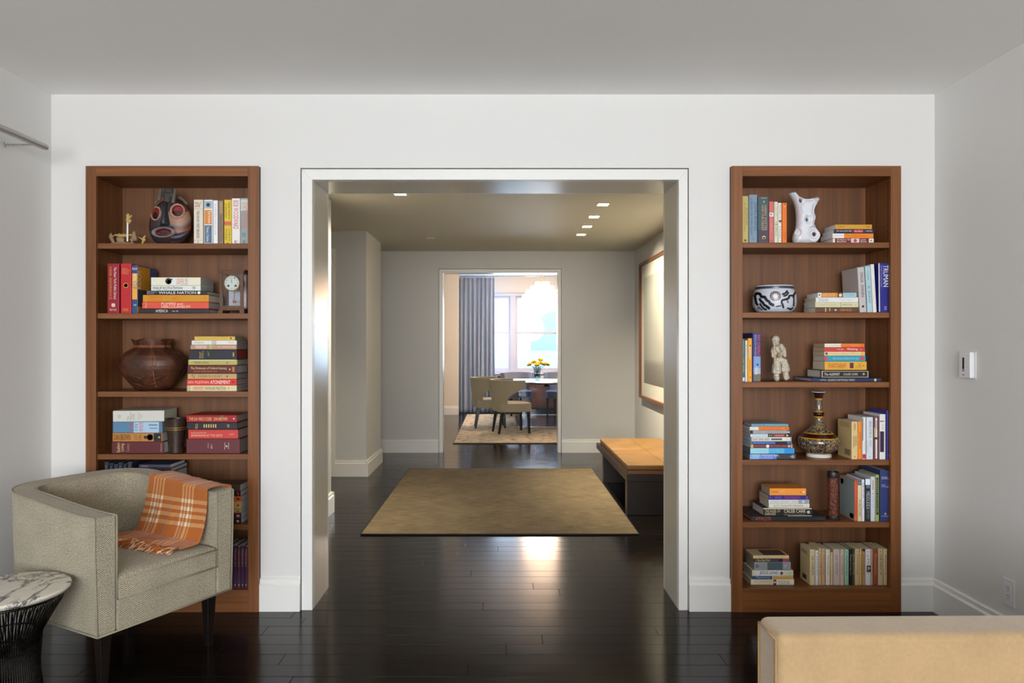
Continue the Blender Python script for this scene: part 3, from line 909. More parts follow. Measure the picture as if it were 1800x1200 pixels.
# --- recessed square downlights
M_LENS = emit('downlight_lens', (255, 240, 214), 14.0)
DL = [(-.775, 5.50, 'near the pier'), (.83, 5.92, 'first of the row of four over the bench'), (.83, 6.49, 'second of the row of four over the bench'),
      (.83, 7.03, 'third of the row of four over the bench'), (.83, 7.55, 'last of the row of four')]
DLP = [190, 185, 185, 185, 185]
for i, (x, y, w) in enumerate(DL):
    d = thing('downlight', ('square lit downlight in the hall ceiling, ' + w), 'downlight', (x, y, ZHC), 0, 'square downlights in the hall ceiling')
    MB().box(-.055, .055, -.055, .055, -.0035, -.0003).box(-.042, .042, -.042, .042, -.006, -.0032).build('trim_plate', M_HALLC, d)
    MB().box(-.042, .042, -.042, .042, -.0075, -.0062).build('lens', M_LENS, d)
    ld = bpy.data.lights.new('downlight_lamp', 'SPOT'); ld.energy = DLP[i]; ld.color = (1.0, .86, .62); ld.spot_size = math.radians(112); ld.spot_blend = 1.0; ld.shadow_soft_size = .04
    lo = bpy.data.objects.new('downlight_lamp', ld); COL.objects.link(lo); lo.parent = d; lo.location = (0, 0, -.02)
    lo.rotation_euler = (0, -0.58 if x > 0 else .5, 0)
sp_ = thing('sprinkler_cover', 'small white flush sprinkler cover in the hall ceiling', 'sprinkler', (-.77, 7.82, ZHC))
MB().lathe([(.042, -.004), (.045, -.0025), (.045, -.0004)], 24).build('cover', M_TRIM, sp_, smooth=30)
MB().lathe([(.012, -.007), (.014, -.0042)], 12).build('rim', M_STEEL, sp_, smooth=30)

# ================================================================== dining room
def dash_rug():
    t = NT('dining_rug_wool'); v = t.coord('Object', (9, 26, 1))
    n = t.noise(v, 1.0, 2.0, .5); m = t.noise(t.coord('Object', (60, 60, 1)), 1.0, 2.0)
    f = t.math('MULTIPLY_ADD', m, .12, n)
    t.l(t.ramp(f, [(.57, C(228, 210, 182)), (.63, C(226, 206, 176)), (.70, C(92, 78, 64))]), t.b.inputs['Base Color'])
    t.set(Roughness=.95); t.b.inputs['Specular IOR Level'].default_value = .1; t.bump(m, .3, .003); return t.m
dr = thing('dining_rug', 'cream rug with dark dashes under the dining table', 'rug', (0, 0, 0))
MB().box(-.65, 2.3, 9.73, 13.68, .001, .014).build('pile', dash_rug(), dr, bevel=.004)
MB().tube([(-.65, 9.728, .007), (2.3, 9.728, .007)], .0065, 6).build('binding', flat((120, 100, 74), .9), dr, smooth=0)
MB().tube([(-.652, 9.73, .007), (-.652, 13.68, .007)], .0065, 6).build('binding', flat((120, 100, 74), .9), dr, smooth=0)

# --- radiator cabinet under the window
rc = thing('radiator_cabinet', 'low reddish wood cabinet under the dining room window', 'cabinet', (0, 14.2, 0))
M_RCW = wood('cabinet_wood', (118, 66, 44), (166, 104, 74), 'x', .35); M_RCT = wood('cabinet_top_wood', (62, 30, 24), (92, 50, 38), 'x', .3)
MB().box(-.10, 2.4, -.16, .18, .10, .70).build('carcass', M_RCW, rc)
for i in range(4):
    dd = MB().box(-.09 + i * .622, -.09 + (i + 1) * .622 - .008, -.178, -.161, .12, .69).build('door', M_RCW, rc, bevel=.002)
    MB().tube([(-.09 + i * .622 + .30, -.182, .60), (-.09 + i * .622 + .30, -.192, .60)], .010, 8).build('knob', M_STEEL, dd)
MB().box(-.12, 2.42, -.19, .19, .70, .725).build('top', M_RCT, rc, bevel=.002)
MB().box(-.09, 2.38, -.13, .16, 0, .10).build('plinth', flat((60, 56, 60), .4), rc)

# --- oval table on a clear base
tb = thing('dining_table', 'oval dining table with glossy top and clear panel base', 'table', (.70, 12.2, 0))
prof = []
def oval(rx, ry, z, n=64): return [(rx * math.cos(2 * PI * k / n), ry * math.sin(2 * PI * k / n), z) for k in range(n)]
tt = MB(); tt.loft([oval(.70, 1.17, .722), oval(.728, 1.198, .727), oval(.735, 1.205, .737), oval(.728, 1.198, .747), oval(.722, 1.192, .750)])
M_TOP = NT('table_gloss'); M_TOP.set(Base_Color=C(58, 34, 30), Roughness=.06); M_TOP.b.inputs['Coat Weight'].default_value = 1.0
M_TOP.l(M_TOP.math('MULTIPLY_ADD', M_TOP.noise(M_TOP.coord('Object'), 4.0), .04, .03), M_TOP.b.inputs['Roughness'])
tt.build('table_top', M_TOP.m, tb, smooth=30)
M_ACR = glass('clear_acrylic', (236, 242, 248), .02, 1.5); M_CHR = flat((210, 212, 220), .12, 1.0)
for y in (-.85, .85): MB().box(-.42, .42, y - .012, y + .012, .05, .7215).build('base_panel', M_ACR, tb)
for x in (-.42, .42): MB().box(x - .012, x + .012, -.83, .83, .05, .7215).build('base_panel', M_ACR, tb)
MB().box(-.46, .46, -.89, .89, .0145, .05).build('plinth', M_CHR, tb, bevel=.003)
MB().lathe([(.05, .68), (.03, .70), (.06, .7215)], 16, (.0, -.87, 0)).build('fixing', M_BLACK, tb, smooth=40)

# --- upholstered barrel chairs
M_CHF = cloth('chair_sateen', (158, 146, 120), .08, 140, .6, .15); M_CHB = cloth('chair_sateen_window_tint', (128, 132, 150), .08, 140, .55, .15)  # second copy of the sateen has blue window light put into its colour
def dchair(mat):
    r = thing('dining_chair', '', 'chair', group='dining chairs around the oval table')
    se = MB(); pl = []
    for k in range(40):
        a = 2 * PI * k / 40; c, s = math.cos(a), math.sin(a); e = .55
        pl.append((.25 * math.copysign(abs(c) ** e, c), .25 * math.copysign(abs(s) ** e, s)))
    se.loft([[(x * k + .02, y * k, z) for x, y in pl] for k, z in ((.95, .335), (1.0, .345), (1.0, .440), (.975, .462), (.88, .472), (.5, .478))])
    se.build('seat', mat, r, smooth=40)
    bk = MB(); nu, nv = 36, 20
    def sh(r0, flare):
        def fn(u, v):
            z = .345 + v * .465; t = max(0, (z - .47) / .34)
            th = math.radians(60 + 50 * min(1, max(0, (z - .49) / .20)) ** 2.0)
            a = PI + (u * 2 - 1) * th; rr = r0 + flare * v
            zz = z - .0 * abs(u * 2 - 1)
            return (rr * math.cos(a) * .98 + .02, rr * math.sin(a) * .95, zz)
        return fn
    fo_, fi_ = sh(.285, .045), sh(.250, .040)
    rings = []
    for j in range(nv + 1):
        v = j / nv
        rings.append([fo_(i / nu, v) for i in range(nu + 1)] + [fi_(i / nu, v) for i in range(nu, -1, -1)])
    bk.loft(rings); bk.build('backrest', mat, r, smooth=40, bevel=.006)
    for x, y, dx in ((.20, .19, .015), (.20, -.19, .015), (-.17, .16, -.05), (-.17, -.16, -.05)):
        MB().taper((x + dx, y), .013, .013, 0.0145, (x, y), .021, .021, .338).build('leg', M_DLEG, r)
    return r
dA = dchair(M_CHF); dA.location = (.135, 10.87, 0); dA.scale = (1.06, 1.06, 1.0); dA.rotation_euler.z = math.radians(16)
dA['label'] = 'taupe barrel dining chair nearest the hall, seen from its side'
dB = copy_tree(dA); dB.location = (-.19, 11.56, 0); dB.rotation_euler.z = math.radians(4); dB['label'] = 'taupe barrel dining chair beside the curtain, half hidden by another chair'
dC = dchair(M_CHB); dC.location = (.28, 13.52, 0.0); dC.rotation_euler.z = math.radians(-70); dC['label'] = 'dining chair painted with blue window light across the table, seat seen through the chair backs'
dD = copy_tree(dC); dD.location = (1.10, 13.48, 0.0); dD.rotation_euler.z = math.radians(-110); dD['label'] = 'dining chair painted with blue window light across the table, cut by the doorway casing'
for c in (dC, dD): c.location.y = 13.56

# --- roses in a glass vase
VX, VY = .60, 12.28
va = thing('flower_vase', 'cut glass vase holding yellow roses on the dining table', 'vase', (VX, VY, .7505))
vp = [(.055, 0), (.062, .004), (.066, .02), (.058, .06), (.054, .10), (.060, .16), (.066, .20), (.064, .20), (.057, .16), (.050, .10), (.052, .06), (.055, .02)]
MB().lathe(vp, 24, rf=lambda a, z: 1 + .03 * math.cos(a * 12)).build('vessel', glass('vase_glass', (225, 232, 235), .02, 1.5), va, smooth=40)
MB().lathe([(.02, .010), (.052, .012), (.048, .09), (.03, .091)], 20).build('water', glass('vase_water', (205, 215, 210), .0, 1.33), va, smooth=40)
M_ROSE = cloth('rose_petal', (250, 218, 70), .18, 60, .6, .3); M_STEM = flat((52, 70, 28), .6)
def rose(p, tilt, az, s, label):
    r = thing('rose', label, 'rose', (VX, VY, .765), 0, 'yellow roses in the glass vase')
    hd = Vector(p)
    m = MB()
    for ring_, (n, rad, hgt, cup) in enumerate(((5, .046, .040, .9), (5, .034, .048, .5), (4, .022, .052, .25))):
        for k in range(n):
            a0 = 2 * PI * k / n + ring_ * .5
            def fn(u, v, a0=a0, rad=rad, hgt=hgt, cup=cup, n=n):
                a = a0 + (u - .5) * 2 * PI / n * 1.35; rr = rad * (.35 + .65 * math.sin(v * PI * .55)) * (1 + cup * .25 * v * v)
                return (rr * math.cos(a) * s, rr * math.sin(a) * s, (-.02 + hgt * v - .012 * cup * v ** 3 + .006 * math.cos((u - .5) * PI)) * s)
            m.grid(fn, 6, 5)
    m.ball((0, 0, .008 * s), (.02 * s, .02 * s, .024 * s), 10, 6)
    rot = (tilt * math.sin(az), tilt * math.cos(az), 0)
    m.build('bloom', M_ROSE, r, smooth=0, loc=hd, rot=(-tilt * math.sin(az), tilt * math.cos(az), 0))
    base = Vector((hd.x * -.25, hd.y * -.25, .02))
    mid = Vector((hd.x * .35, hd.y * .35, .15))
    MB().tube([base, base.lerp(mid, .5), mid, hd * .75 + Vector((0, 0, hd.z * .2)), hd - Vector((0, 0, .012))], .0035, 5).build('stem', M_STEM, r, smooth=0)
    for q in (.55, .8):
        c = mid.lerp(hd, q); sd = Vector((math.cos(az + q * 7), math.sin(az + q * 7), -.2))
        lf = MB(); lf.grid(lambda u, v: tuple(c + sd * (.06 * u) + Vector((-sd.y, sd.x, 0)) * ((v - .5) * .036 * math.sin(PI * min(u + .05, 1))) + Vector((0, 0, .01 * math.sin(u * PI) - abs(v - .5) * .01))), 5, 2)
        lf.build('leaf', M_STEM, r, smooth=0)
RS = [(-.128, -.02, .225, 'leftmost yellow rose in the vase, leaning out low'), (-.05, .03, .265, 'high yellow rose left of the middle of the bouquet'), (-.005, -.07, .222, 'large yellow rose at the front middle of the bouquet'),
      (.045, .0, .250, 'yellow rose between the front and top roses of the bouquet'), (.062, .05, .298, 'topmost yellow rose of the bouquet'), (.105, -.02, .235, 'yellow rose second from the end nearest the doorway casing'),
      (.175, .01, .228, 'outermost yellow rose on the side of the doorway casing')]
for i, (x, y, z, lb) in enumerate(RS):
    rose((x, y, z), .5 * min(1, math.hypot(x, y) * 7), math.atan2(y, x), 1.15 if i == 2 else 1.0, lb)

# --- curtain
cu = thing('curtain', 'floor-length blue-grey silk curtain beside the dining room window', 'curtain', (0, 14.04, 0))
CX0, CX1 = X(806, 14.04), X(869, 14.04)
def silk():
    t = NT('curtain_silk'); n = t.noise(t.coord('Object', (30, 30, .6)), 1.0, 3.0)
    t.l(t.ramp(n, [(.3, C(138, 152, 178)), (.7, C(186, 196, 216))]), t.b.inputs['Base Color']); t.set(Roughness=.38)
    t.b.inputs['Sheen Weight'].default_value = .3; return t.m
def cfn(u, v):
    z = .012 + v * 2.615; ph = u * 2 * PI * 8.5 + .5 * math.sin(u * 9) + (1 - v) * .7 * math.sin(u * 13)
    amp = .026 + .024 * (1 - v) ** .6
    x = CX0 + (CX1 - CX0) * (u + .012 * math.sin(ph * .5) * (1 - v))
    return (x, amp * math.sin(ph) + .012 * math.sin(ph * 2.1 + 1) * (1 - v), z)
MB().grid(cfn, 240, 40).build('cloth', silk(), cu, smooth=0, solid=.003)
MB().tube([(PX + .02, 0, 2.655), (2.0, 0, 2.655)], .009, 8).build('track', M_STEEL, cu, smooth=0)
for k in range(9):
    xx = CX0 + .02 + (CX1 - CX0 - .04) * k / 8
    MB().tube([(xx, 0, 2.62), (xx, 0, 2.652)], .004, 6).build('hook', M_STEEL, cu, smooth=0)

# --- chandelier of glass prisms in stepped tiers
CHX, CHY = .69, 12.3
cd = thing('chandelier', 'bright tiered glass chandelier hanging over the dining table', 'chandelier', (CHX, CHY, ZD))
M_BRS = flat((190, 160, 100), .25, 1.0); M_PRISM = emit('lit_glass', (255, 226, 184), 8.0)
MB().lathe([(.055, -.03), (.065, -.004), (.065, -.0005)], 20).build('canopy', M_BRS, cd, smooth=30)
for k in range(8):
    z = -.045 - k * .034
    pts = [(.013 * math.cos(a) * (1 if k % 2 else 0), .013 * math.cos(a) * (0 if k % 2 else 1), z + .022 * math.sin(a)) for a in [2 * PI * j / 12 for j in range(13)]]
    MB().tube(pts, .0035, 5).build('chain_link', M_BRS, cd, smooth=0)
tiers = [(.11, -.33, .10, 16), (.19, -.40, .12, 26), (.27, -.47, .14, 36), (.33, -.55, .13, 44), (.25, -.64, .12, 34), (.14, -.70, .11, 20)]
for rr, z, h, n in tiers:
    MB().tube([(rr * math.cos(2 * PI * k / 36), rr * math.sin(2 * PI * k / 36), z) for k in range(37)], .006, 6).build('tier_ring', M_BRS, cd, smooth=0)
    m = MB()
    for k in range(n):
        a = 2 * PI * k / n; x, y = rr * math.cos(a), rr * math.sin(a)
        m.lathe([(.004, z + .028), (.017, z + .005), (.017, z - h + .03), (.004, z - h)], 6, (x, y, 0))
    o = m.build('prisms', M_PRISM, cd); o['kind'] = 'stuff'
MB().tube([(0, 0, -.31), (0, 0, -.72)], .008, 8).build('stem', M_BRS, cd, smooth=0)
for k in range(3):
    a = 2 * PI * k / 3
    MB().tube([(0, 0, -.55), (.33 * math.cos(a), .33 * math.sin(a), -.55)], .004, 5).build('spoke', M_BRS, cd, smooth=0)
pl_ = bpy.data.lights.new('chandelier_lamp', 'POINT'); pl_.energy = 50; pl_.color = (1.0, .88, .72); pl_.shadow_soft_size = .3
plo = bpy.data.objects.new('chandelier_lamp', pl_); COL.objects.link(plo); plo.parent = cd; plo.location = (0, 0, -1.0)

# ================================================================== books
M_PG = {}
def pages_mat(rgb):
    rgb = tuple(min(232, int(k * 1.5 + 12)) for k in rgb)
    if rgb in M_PG: return M_PG[rgb]
    t = NT('pages_%d' % len(M_PG)); n = t.noise(t.coord('Object', (900, 4, 4)), 1.0, 2.0)
    c = C(*rgb); t.l(t.mix(n, tuple(x * .72 for x in c[:3]) + (1,), c), t.b.inputs['Base Color']); t.set(Roughness=.85); M_PG[rgb] = t.m
    return t.m
YSP = 3.650
CREAM, INK, WHT, GLD, RED = (232, 222, 196), (34, 30, 32), (238, 236, 230), (214, 178, 96), (190, 40, 36)
def T(s, c, a0, a1, b0=.22, b1=.78, m='a'): return ('T', s, c, a0, a1, b0, b1, m)
def B(c, a0, a1, b0=0.0, b1=1.0): return ('B', c, a0, a1, b0, b1)
def D(c, a, b, r): return ('D', c, a, b, r)
def book(label, group, t, h, d, rgb, deco, x, y, z, flat_, yaw=0.0, lean=0.0, hc=False, pg=(206, 196, 172), rough=.45, side=()):
    """spine towards the viewer; built standing (x thickness, y depth, z height) and laid down for stacks"""
    r = thing('book', label, 'book', (x, y, z), 0, group)
    if flat_:
        r.rotation_euler = Matrix(((0, 0, -1), (0, 1, 0), (1, 0, 0))).to_euler() if not yaw else (Matrix.Rotation(yaw, 3, 'Z') @ Matrix(((0, 0, -1), (0, 1, 0), (1, 0, 0)))).to_euler()
        r.location = Vector((x, y, z)) + Matrix.Rotation(yaw, 3, 'Z') @ Vector((h / 2, 0, 0))
    else:
        r.rotation_euler = (0, -lean, yaw); r.location.z += abs(lean) * t / 2 + (.0004 if lean else 0)
    c = .0026 if hc else .0008
    o = t / 2; rd = min(.0025, t * .2)
    pol = [(-o, d), (-o, rd), (-o + rd * .35, rd * .3), (-o + rd, 0), (o - rd, 0), (o - rd * .35, rd * .3), (o, rd), (o, d), (o - c, d), (o - c, c + .001), (-o + c, c + .001), (-o + c, d)]
    z0 = t / 2 if flat_ else 0
    off = (lambda p: (p[0] + z0, p[1], p[2]))
    MB().loft([[(u + z0, v, w) for u, v in pol] for w in (0, h)]).build('cover', flat(rgb, rough), r)
    e = .0035 if hc else .0007
    MB().box(-o + c + .0001 + z0, o - c - .0001 + z0, c + .0012, d - e, e, h - e).build('pages', pages_mat(pg), r)
    def P(a, b, q): return (-o + b * t + z0, q, h * (1 - a))
    lv = 0
    for q in deco:
        if q[0] == 'B':
            _, col, a0, a1, b0, b1 = q; lv += 1
            p0, p1 = P(a1, max(b0, .03), 0), P(a0, min(b1, .97), 0)
            y1 = -.00012 - .00006 * lv
            MB().box(p0[0], p1[0], y1, .0004, p0[2], p1[2]).build('spine_panel', flat(col, rough), r)
        elif q[0] == 'D':
            _, col, a, b, rr = q; p = P(a, b, 0)
            MB().tube([p, (p[0], -.00075, p[2])], rr, 14).build('emblem', flat(col, rough), r)
        else:
            _, s, col, a0, a1, b0, b1, m = q
            if m == 'a':
                lettering('title', s, flat(col, .5), r, P(a0, b0, 0), (0, 0, -1), (1, 0, 0), (0, -1, 0), (a1 - a0) * h, (b1 - b0) * t, .0009)
            elif m == 'u':
                lettering('title', s, flat(col, .5), r, P(a1, b1, 0), (0, 0, 1), (-1, 0, 0), (0, -1, 0), (a1 - a0) * h, (b1 - b0) * t, .0009)
            else:
                lettering('title', s, flat(col, .5), r, P(a1, b0, 0), (1, 0, 0), (0, 0, 1), (0, -1, 0), (b1 - b0) * t, (a1 - a0) * h, .0009)
    for q in side:       # printing on the front board (the board on the +x side)
        if q[0] == 'B':
            _, col, a0, a1, b0, b1 = q
            MB().box(o - .0004 + z0, o + .00015 + z0, b0 * d, b1 * d, h * (1 - a1), h * (1 - a0)).build('cover_panel', flat(col, rough), r)
        elif q[0] == 'L':  # panel on the -x board
            _, col, a0, a1, b0, b1 = q
            MB().box(-o - .00015 + z0, -o + .0004 + z0, b0 * d, b1 * d, h * (1 - a1), h * (1 - a0)).build('cover_panel', flat(col, rough), r)
        else:
            _, s, col, a0, a1, b0, b1, m = q
            lettering('cover_title', s, flat(col, .5), r, (o + z0, b1 * d, h * (1 - a1)) if False else (o + z0, b0 * d, h * (1 - a1)), (0, 0, 1), (0, -1, 0), (1, 0, 0), (a1 - a0) * h, (b1 - b0) * d, .0005)
    return r
def row(shelf_py, group, items, yb=YSP, bottom=None):
    zz = zs(shelf_py) + .0006
    for it in items:
        x0, x1, yt, rgb, label, deco = it[:6]; kw = dict(it[6]) if len(it) > 6 else {}
        dd = kw.pop('dp', None); y = kw.pop('y', yb)
        py0 = bottom if bottom else shelf_py
        h = (py0 - yt) * y / F_PX; t = (x1 - x0) * y / F_PX - .0008
        book(label, group, t, h, dd or min(h * .68, .225), rgb, deco, X((x0 + x1) / 2, y), y, zz, False, **kw)
def stack(shelf_py, group, items, yb=YSP):
    """items from the bottom up: x0, x1, thickness in pixels, colour, label, printing"""
    zz = zs(shelf_py) + .0006
    for it in items:
        x0, x1, hp, rgb, label, deco = it[:6]; kw = dict(it[6]) if len(it) > 6 else {}
        dd = kw.pop('dp', None); y = kw.pop('y', yb) + random.uniform(-.002, .003)
        L = (x1 - x0) * y / F_PX; t = hp * y / F_PX
        book(label, group, t - .0005, L, dd or min(L * .66, .225), rgb, deco, X((x0 + x1) / 2, y), y, zz, True, **kw)
        zz += t
H = dict(hc=True)
def K(**k): return k

# ---- case behind the armchair, top shelf
row(427.5, 'books beside the mask', [
 (340.3, 356.7, 350.4, (226, 216, 198), 'cream paperback with red lettering at its head, nearest the carved mask', [T('WALLY\nLAMB', (140, 40, 36), .05, .17, .12, .88, 'c'), B((150, 140, 125), .205, .212), T('THE HOUR I FIRST BELIEVED', INK, .25, .88, .32, .62), D(INK, .965, .5, .0022), B((150, 140, 125), .92, .926)]),
 (358.3, 373.6, 350.5, (236, 236, 232), 'white book with orange and slate panels on its spine', [B((160, 184, 200), .03, .2, .05, .95), D((50, 62, 80), .115, .5, .010), B((222, 140, 58), .23, .56, .08, .92), T('The Greatest', (245, 235, 220), .25, .54, .5, .85), B((84, 112, 138), .58, .985, .08, .92), T('Thomas L. Friedman', (235, 238, 240), .61, .96, .3, .62)]),
 (374.4, 382.6, 351.5, (238, 238, 240), 'thin plain white book right of the orange-panelled one', [T('BLINDNESS AND OTHER', (190, 192, 205), .08, .8, .3, .7)]),
 (384.4, 392.4, 352, (150, 128, 104), 'thin taupe book with ochre lettering, left of the yellow one', [T('PHILIP ROTH', (218, 182, 70), .04, .28, .2, .8), T('THE HUMAN STAIN', (92, 72, 56), .32, .95, .2, .8)]),
 (393.8, 406.7, 350.5, (228, 196, 52), 'bright yellow book with one red band across the spine', [T('THE BRIEF WONDROUS', (90, 78, 30), .04, .44, .58, .85), T('OF GRACE PALEY', (90, 78, 30), .08, .42, .15, .42), B((150, 150, 110), .485, .50), B((226, 96, 62), .505, .575), B((150, 150, 110), .58, .595), T('COMPLETE', (90, 78, 30), .66, .94, .58, .85), T('STORIES', (90, 78, 30), .66, .92, .15, .42), D(INK, .985, .5, .003)]),
 (407.2, 422.0, 348, (236, 234, 228), 'white book with big red lettering down the spine', [T('BOB WOODWARD', (200, 44, 52), .05, .68, .2, .82), T('E', (80, 84, 96), .93, .985, .35, .7, 'c')]),
 (422.6, 436.0, 347.5, (150, 162, 160), 'grey-green book with salmon lettering against the case side', [B((206, 212, 206), .03, .28), T('STATE', (226, 110, 90), .10, .30, .25, .9), T('OF DENIAL', (226, 110, 90), .34, .68, .25, .9), T('WOOD', (96, 104, 140), .76, .86, .2, .7, 'c'), T('E', (70, 74, 90), .93, .985, .35, .7, 'c')]),
])
# ---- second shelf
row(550.5, 'red and blue books standing beside the stack with the clock', [
 (188.5, 209.5, 463, (150, 22, 40), 'thick dark red reference book with white vertical lettering', [T('The New York Public Library', (240, 232, 226), .07, .72, .5, .78), T('DESK REFERENCE', (212, 150, 70), .07, .72, .18, .38), B((226, 200, 180), .80, .87, .36, .66), T('New York', (226, 210, 196), .90, .95, .2, .78, 'c')], K(hc=True)),
 (211.8, 230.8, 463, (190, 34, 38), 'red dictionary with gold lettering and a gold ring emblem', [T('Webster\nNew World\nThesaurus\nDictionary', (228, 168, 96), .09, .22, .15, .85, 'c'), D((226, 160, 84), .44, .5, .0125), D((190, 34, 38), .44, .5, .0095), D((226, 160, 84), .44, .5, .0045), T('SIMON\nCLARK', (228, 168, 96), .90, .955, .2, .75, 'c')], K(hc=True)),
 (231.5, 242.2, 466, (48, 72, 118), 'navy book with a yellow spine panel and orange front cover', [T('MAYOR', (226, 226, 220), .05, .10, .08, .92, 'c'), B((234, 172, 72), .17, .71, .08, .92), T('ED KOCH', (240, 236, 226), .19, .42, .35, .72), T('W', (230, 230, 235), .81, .85, .3, .8, 'c')],
  K(hc=True, dp=.205, side=(B((206, 140, 28), .02, .50, .01, .62), B((70, 70, 76), .50, .86, .01, .62), B((206, 140, 28), .86, .985, .01, .62), T('ED\nKOCH', (226, 220, 210), .12, .49, .16, .56), T('and the rebuilding', (150, 150, 165), .2, .7, .72, .84)))),
])
stack(550.5, 'stacked art books beside the clock', [
 (247, 367.5, 8.2, (28, 28, 34), 'black book at the very bottom of the stack beside the clock', [T('AMERICA', (228, 228, 230), .22, .40, .2, .85), T("Year '86", (200, 200, 205), .46, .55, .3, .7)], K(hc=True, pg=(120, 116, 110), dp=.2)),
 (250, 366.8, 12, (222, 84, 62), 'coral red book second from the bottom beside the clock', [T('POMPEII and\nHERCULANEUM', (244, 222, 206), .29, .72, .1, .92), T('Beard', (240, 200, 180), .04, .07, .2, .9, 'c')], K(hc=True, pg=(130, 124, 116), dp=.2)),
 (251.3, 367, 12.6, (212, 146, 30), 'golden yellow book with orange lettering beside the clock', [T('Matisse\nPicasso', (222, 92, 34), .09, .29, .12, .9), T('ART', (222, 110, 30), .44, .56, .2, .8), T('2003', (222, 110, 30), .93, .96, .2, .85, 'c')], K(hc=True, pg=(150, 146, 140), dp=.2)),
 (258, 363.5, 7, (28, 30, 42), 'slim navy-black book with bold white capitals in the stack', [T('HEATHCOTE\nWILLIAMS', (170, 170, 176), .0, .17, .1, .95), T('WHALE NATION', (240, 240, 240), .20, .82, .15, .85), D(WHT, .87, .5, .0075)], K(hc=True, pg=(130, 126, 120), dp=.19)),
 (265.7, 352.6, 9.2, (226, 230, 222), 'slim pale book second from the top of the stack by the clock', [T('PHILIP ROTH', (70, 76, 84), .04, .42, .2, .78), T('Patrimony', (60, 64, 72), .44, .64, .1, .9), T('IB', (90, 96, 104), .84, .9, .3, .8)], K(pg=(120, 116, 108))),
 (265.7, 352.6, 14.4, (232, 228, 204), 'thick cream book with an ink sketch, on top of the stack', [D(INK, .35, .52, .016), D((232, 228, 204), .36, .45, .010), B(INK, .37, .43, .66, .82), B((226, 232, 236), .44, .50), T('SEX\nLIES', (196, 120, 130), .52, .66, .15, .85, 'c'), T('PLAIN', (130, 136, 170), .68, .74, .12, .88, 'c')], K(pg=(120, 116, 108))),
])
# ---- third shelf
stack(688, 'stacked books beside the leathery pot', [
 (328.6, 416, 10.6, (222, 208, 164), 'cream book with red and brown lettering, bottom of the pot-side stack', [B((120, 90, 60), .01, .02), B((150, 110, 70), .05, .06), T('UNBOWED', (206, 82, 52), .12, .33, .25, .78), T('WANGARI MAATHAI', (110, 96, 66), .36, .78, .25, .78), D((206, 92, 62), .84, .5, .003)], K(hc=True, pg=(120, 116, 116))),
 (329, 416, 10.8, (218, 42, 40), 'scarlet book with white lettering in the pot-side stack', [T('IAN McEWAN', (240, 190, 180), .02, .44, .25, .75), T('ATONEMENT', (246, 240, 236), .47, .87, .22, .8), B((90, 20, 20), .91, .94, .4, .65)], K(hc=True, pg=(120, 118, 120))),
 (330, 416, 9.6, (190, 162, 104), 'tan book with spaced dark lettering above the scarlet one', [T("'Tis", (70, 56, 34), .08, .14, .2, .85), T('F R A N K  M c C O U R T', (84, 68, 42), .22, .70, .3, .75), B((60, 44, 30), .79, .82, .4, .65)], K(hc=True, pg=(110, 108, 108))),
 (330, 416, 15, (92, 18, 24), 'thick maroon book with gold script lettering in the pot-side stack', [T('The Dictionary of Cultural Literacy', (236, 208, 150), .06, .80, .42, .8), T('WHAT EVERY AMERICAN NEEDS TO KNOW', (206, 130, 84), .12, .60, .18, .34), D(GLD, .86, .5, .0045), B((180, 120, 60), .91, .955, .2, .8)], K(hc=True, pg=(128, 126, 130))),
 (331, 417, 9.8, (182, 172, 92), 'olive yellow book with a torn pale jacket edge', [B((226, 214, 196), .03, .97, .82, .97), T("Angela's Ashes", (70, 66, 34), .12, .42, .2, .7), B((60, 60, 30), .78, .81, .3, .5)], K(hc=True, pg=(120, 118, 118))),
 (332.6, 416, 17.6, (26, 28, 38), 'thick black book with red page edges and small gold lettering', [T('Novels\nof the\nCentury', (206, 180, 80), .21, .31, .12, .9, 'c'), T('Theory', (206, 180, 80), .39, .42, .2, .85), B((190, 168, 90), .92, .945, .3, .7)], K(hc=True, pg=(104, 34, 22))),
 (335, 416, 8.2, (190, 146, 118), 'slim pinkish tan book with white lettering above the black one', [T('TENDER BAR', (244, 238, 232), .10, .35, .25, .85), B((170, 190, 110), .41, .46), T('J.R. MOEHRINGER', (240, 230, 222), .60, .97, .35, .7)], K(pg=(112, 106, 102))),
 (337, 416, 7.9, (232, 230, 222), 'slim white book second from the top of the pot-side stack', [T('McCORMICK', (150, 146, 140), .06, .28, .3, .7), T('SOLD', (44, 42, 40), .45, .55, .12, .88), T('FICTION', (170, 166, 160), .82, .94, .3, .65)], K(pg=(104, 98, 90))),
 (342, 413, 7, (222, 186, 84), 'slim yellow book topmost on the pot-side stack', [T('THE LIGHTNING THIEF', (180, 140, 60), .08, .82, .35, .7), B((70, 60, 30), .88, .92, .3, .75)], K(pg=(104, 98, 84))),
])
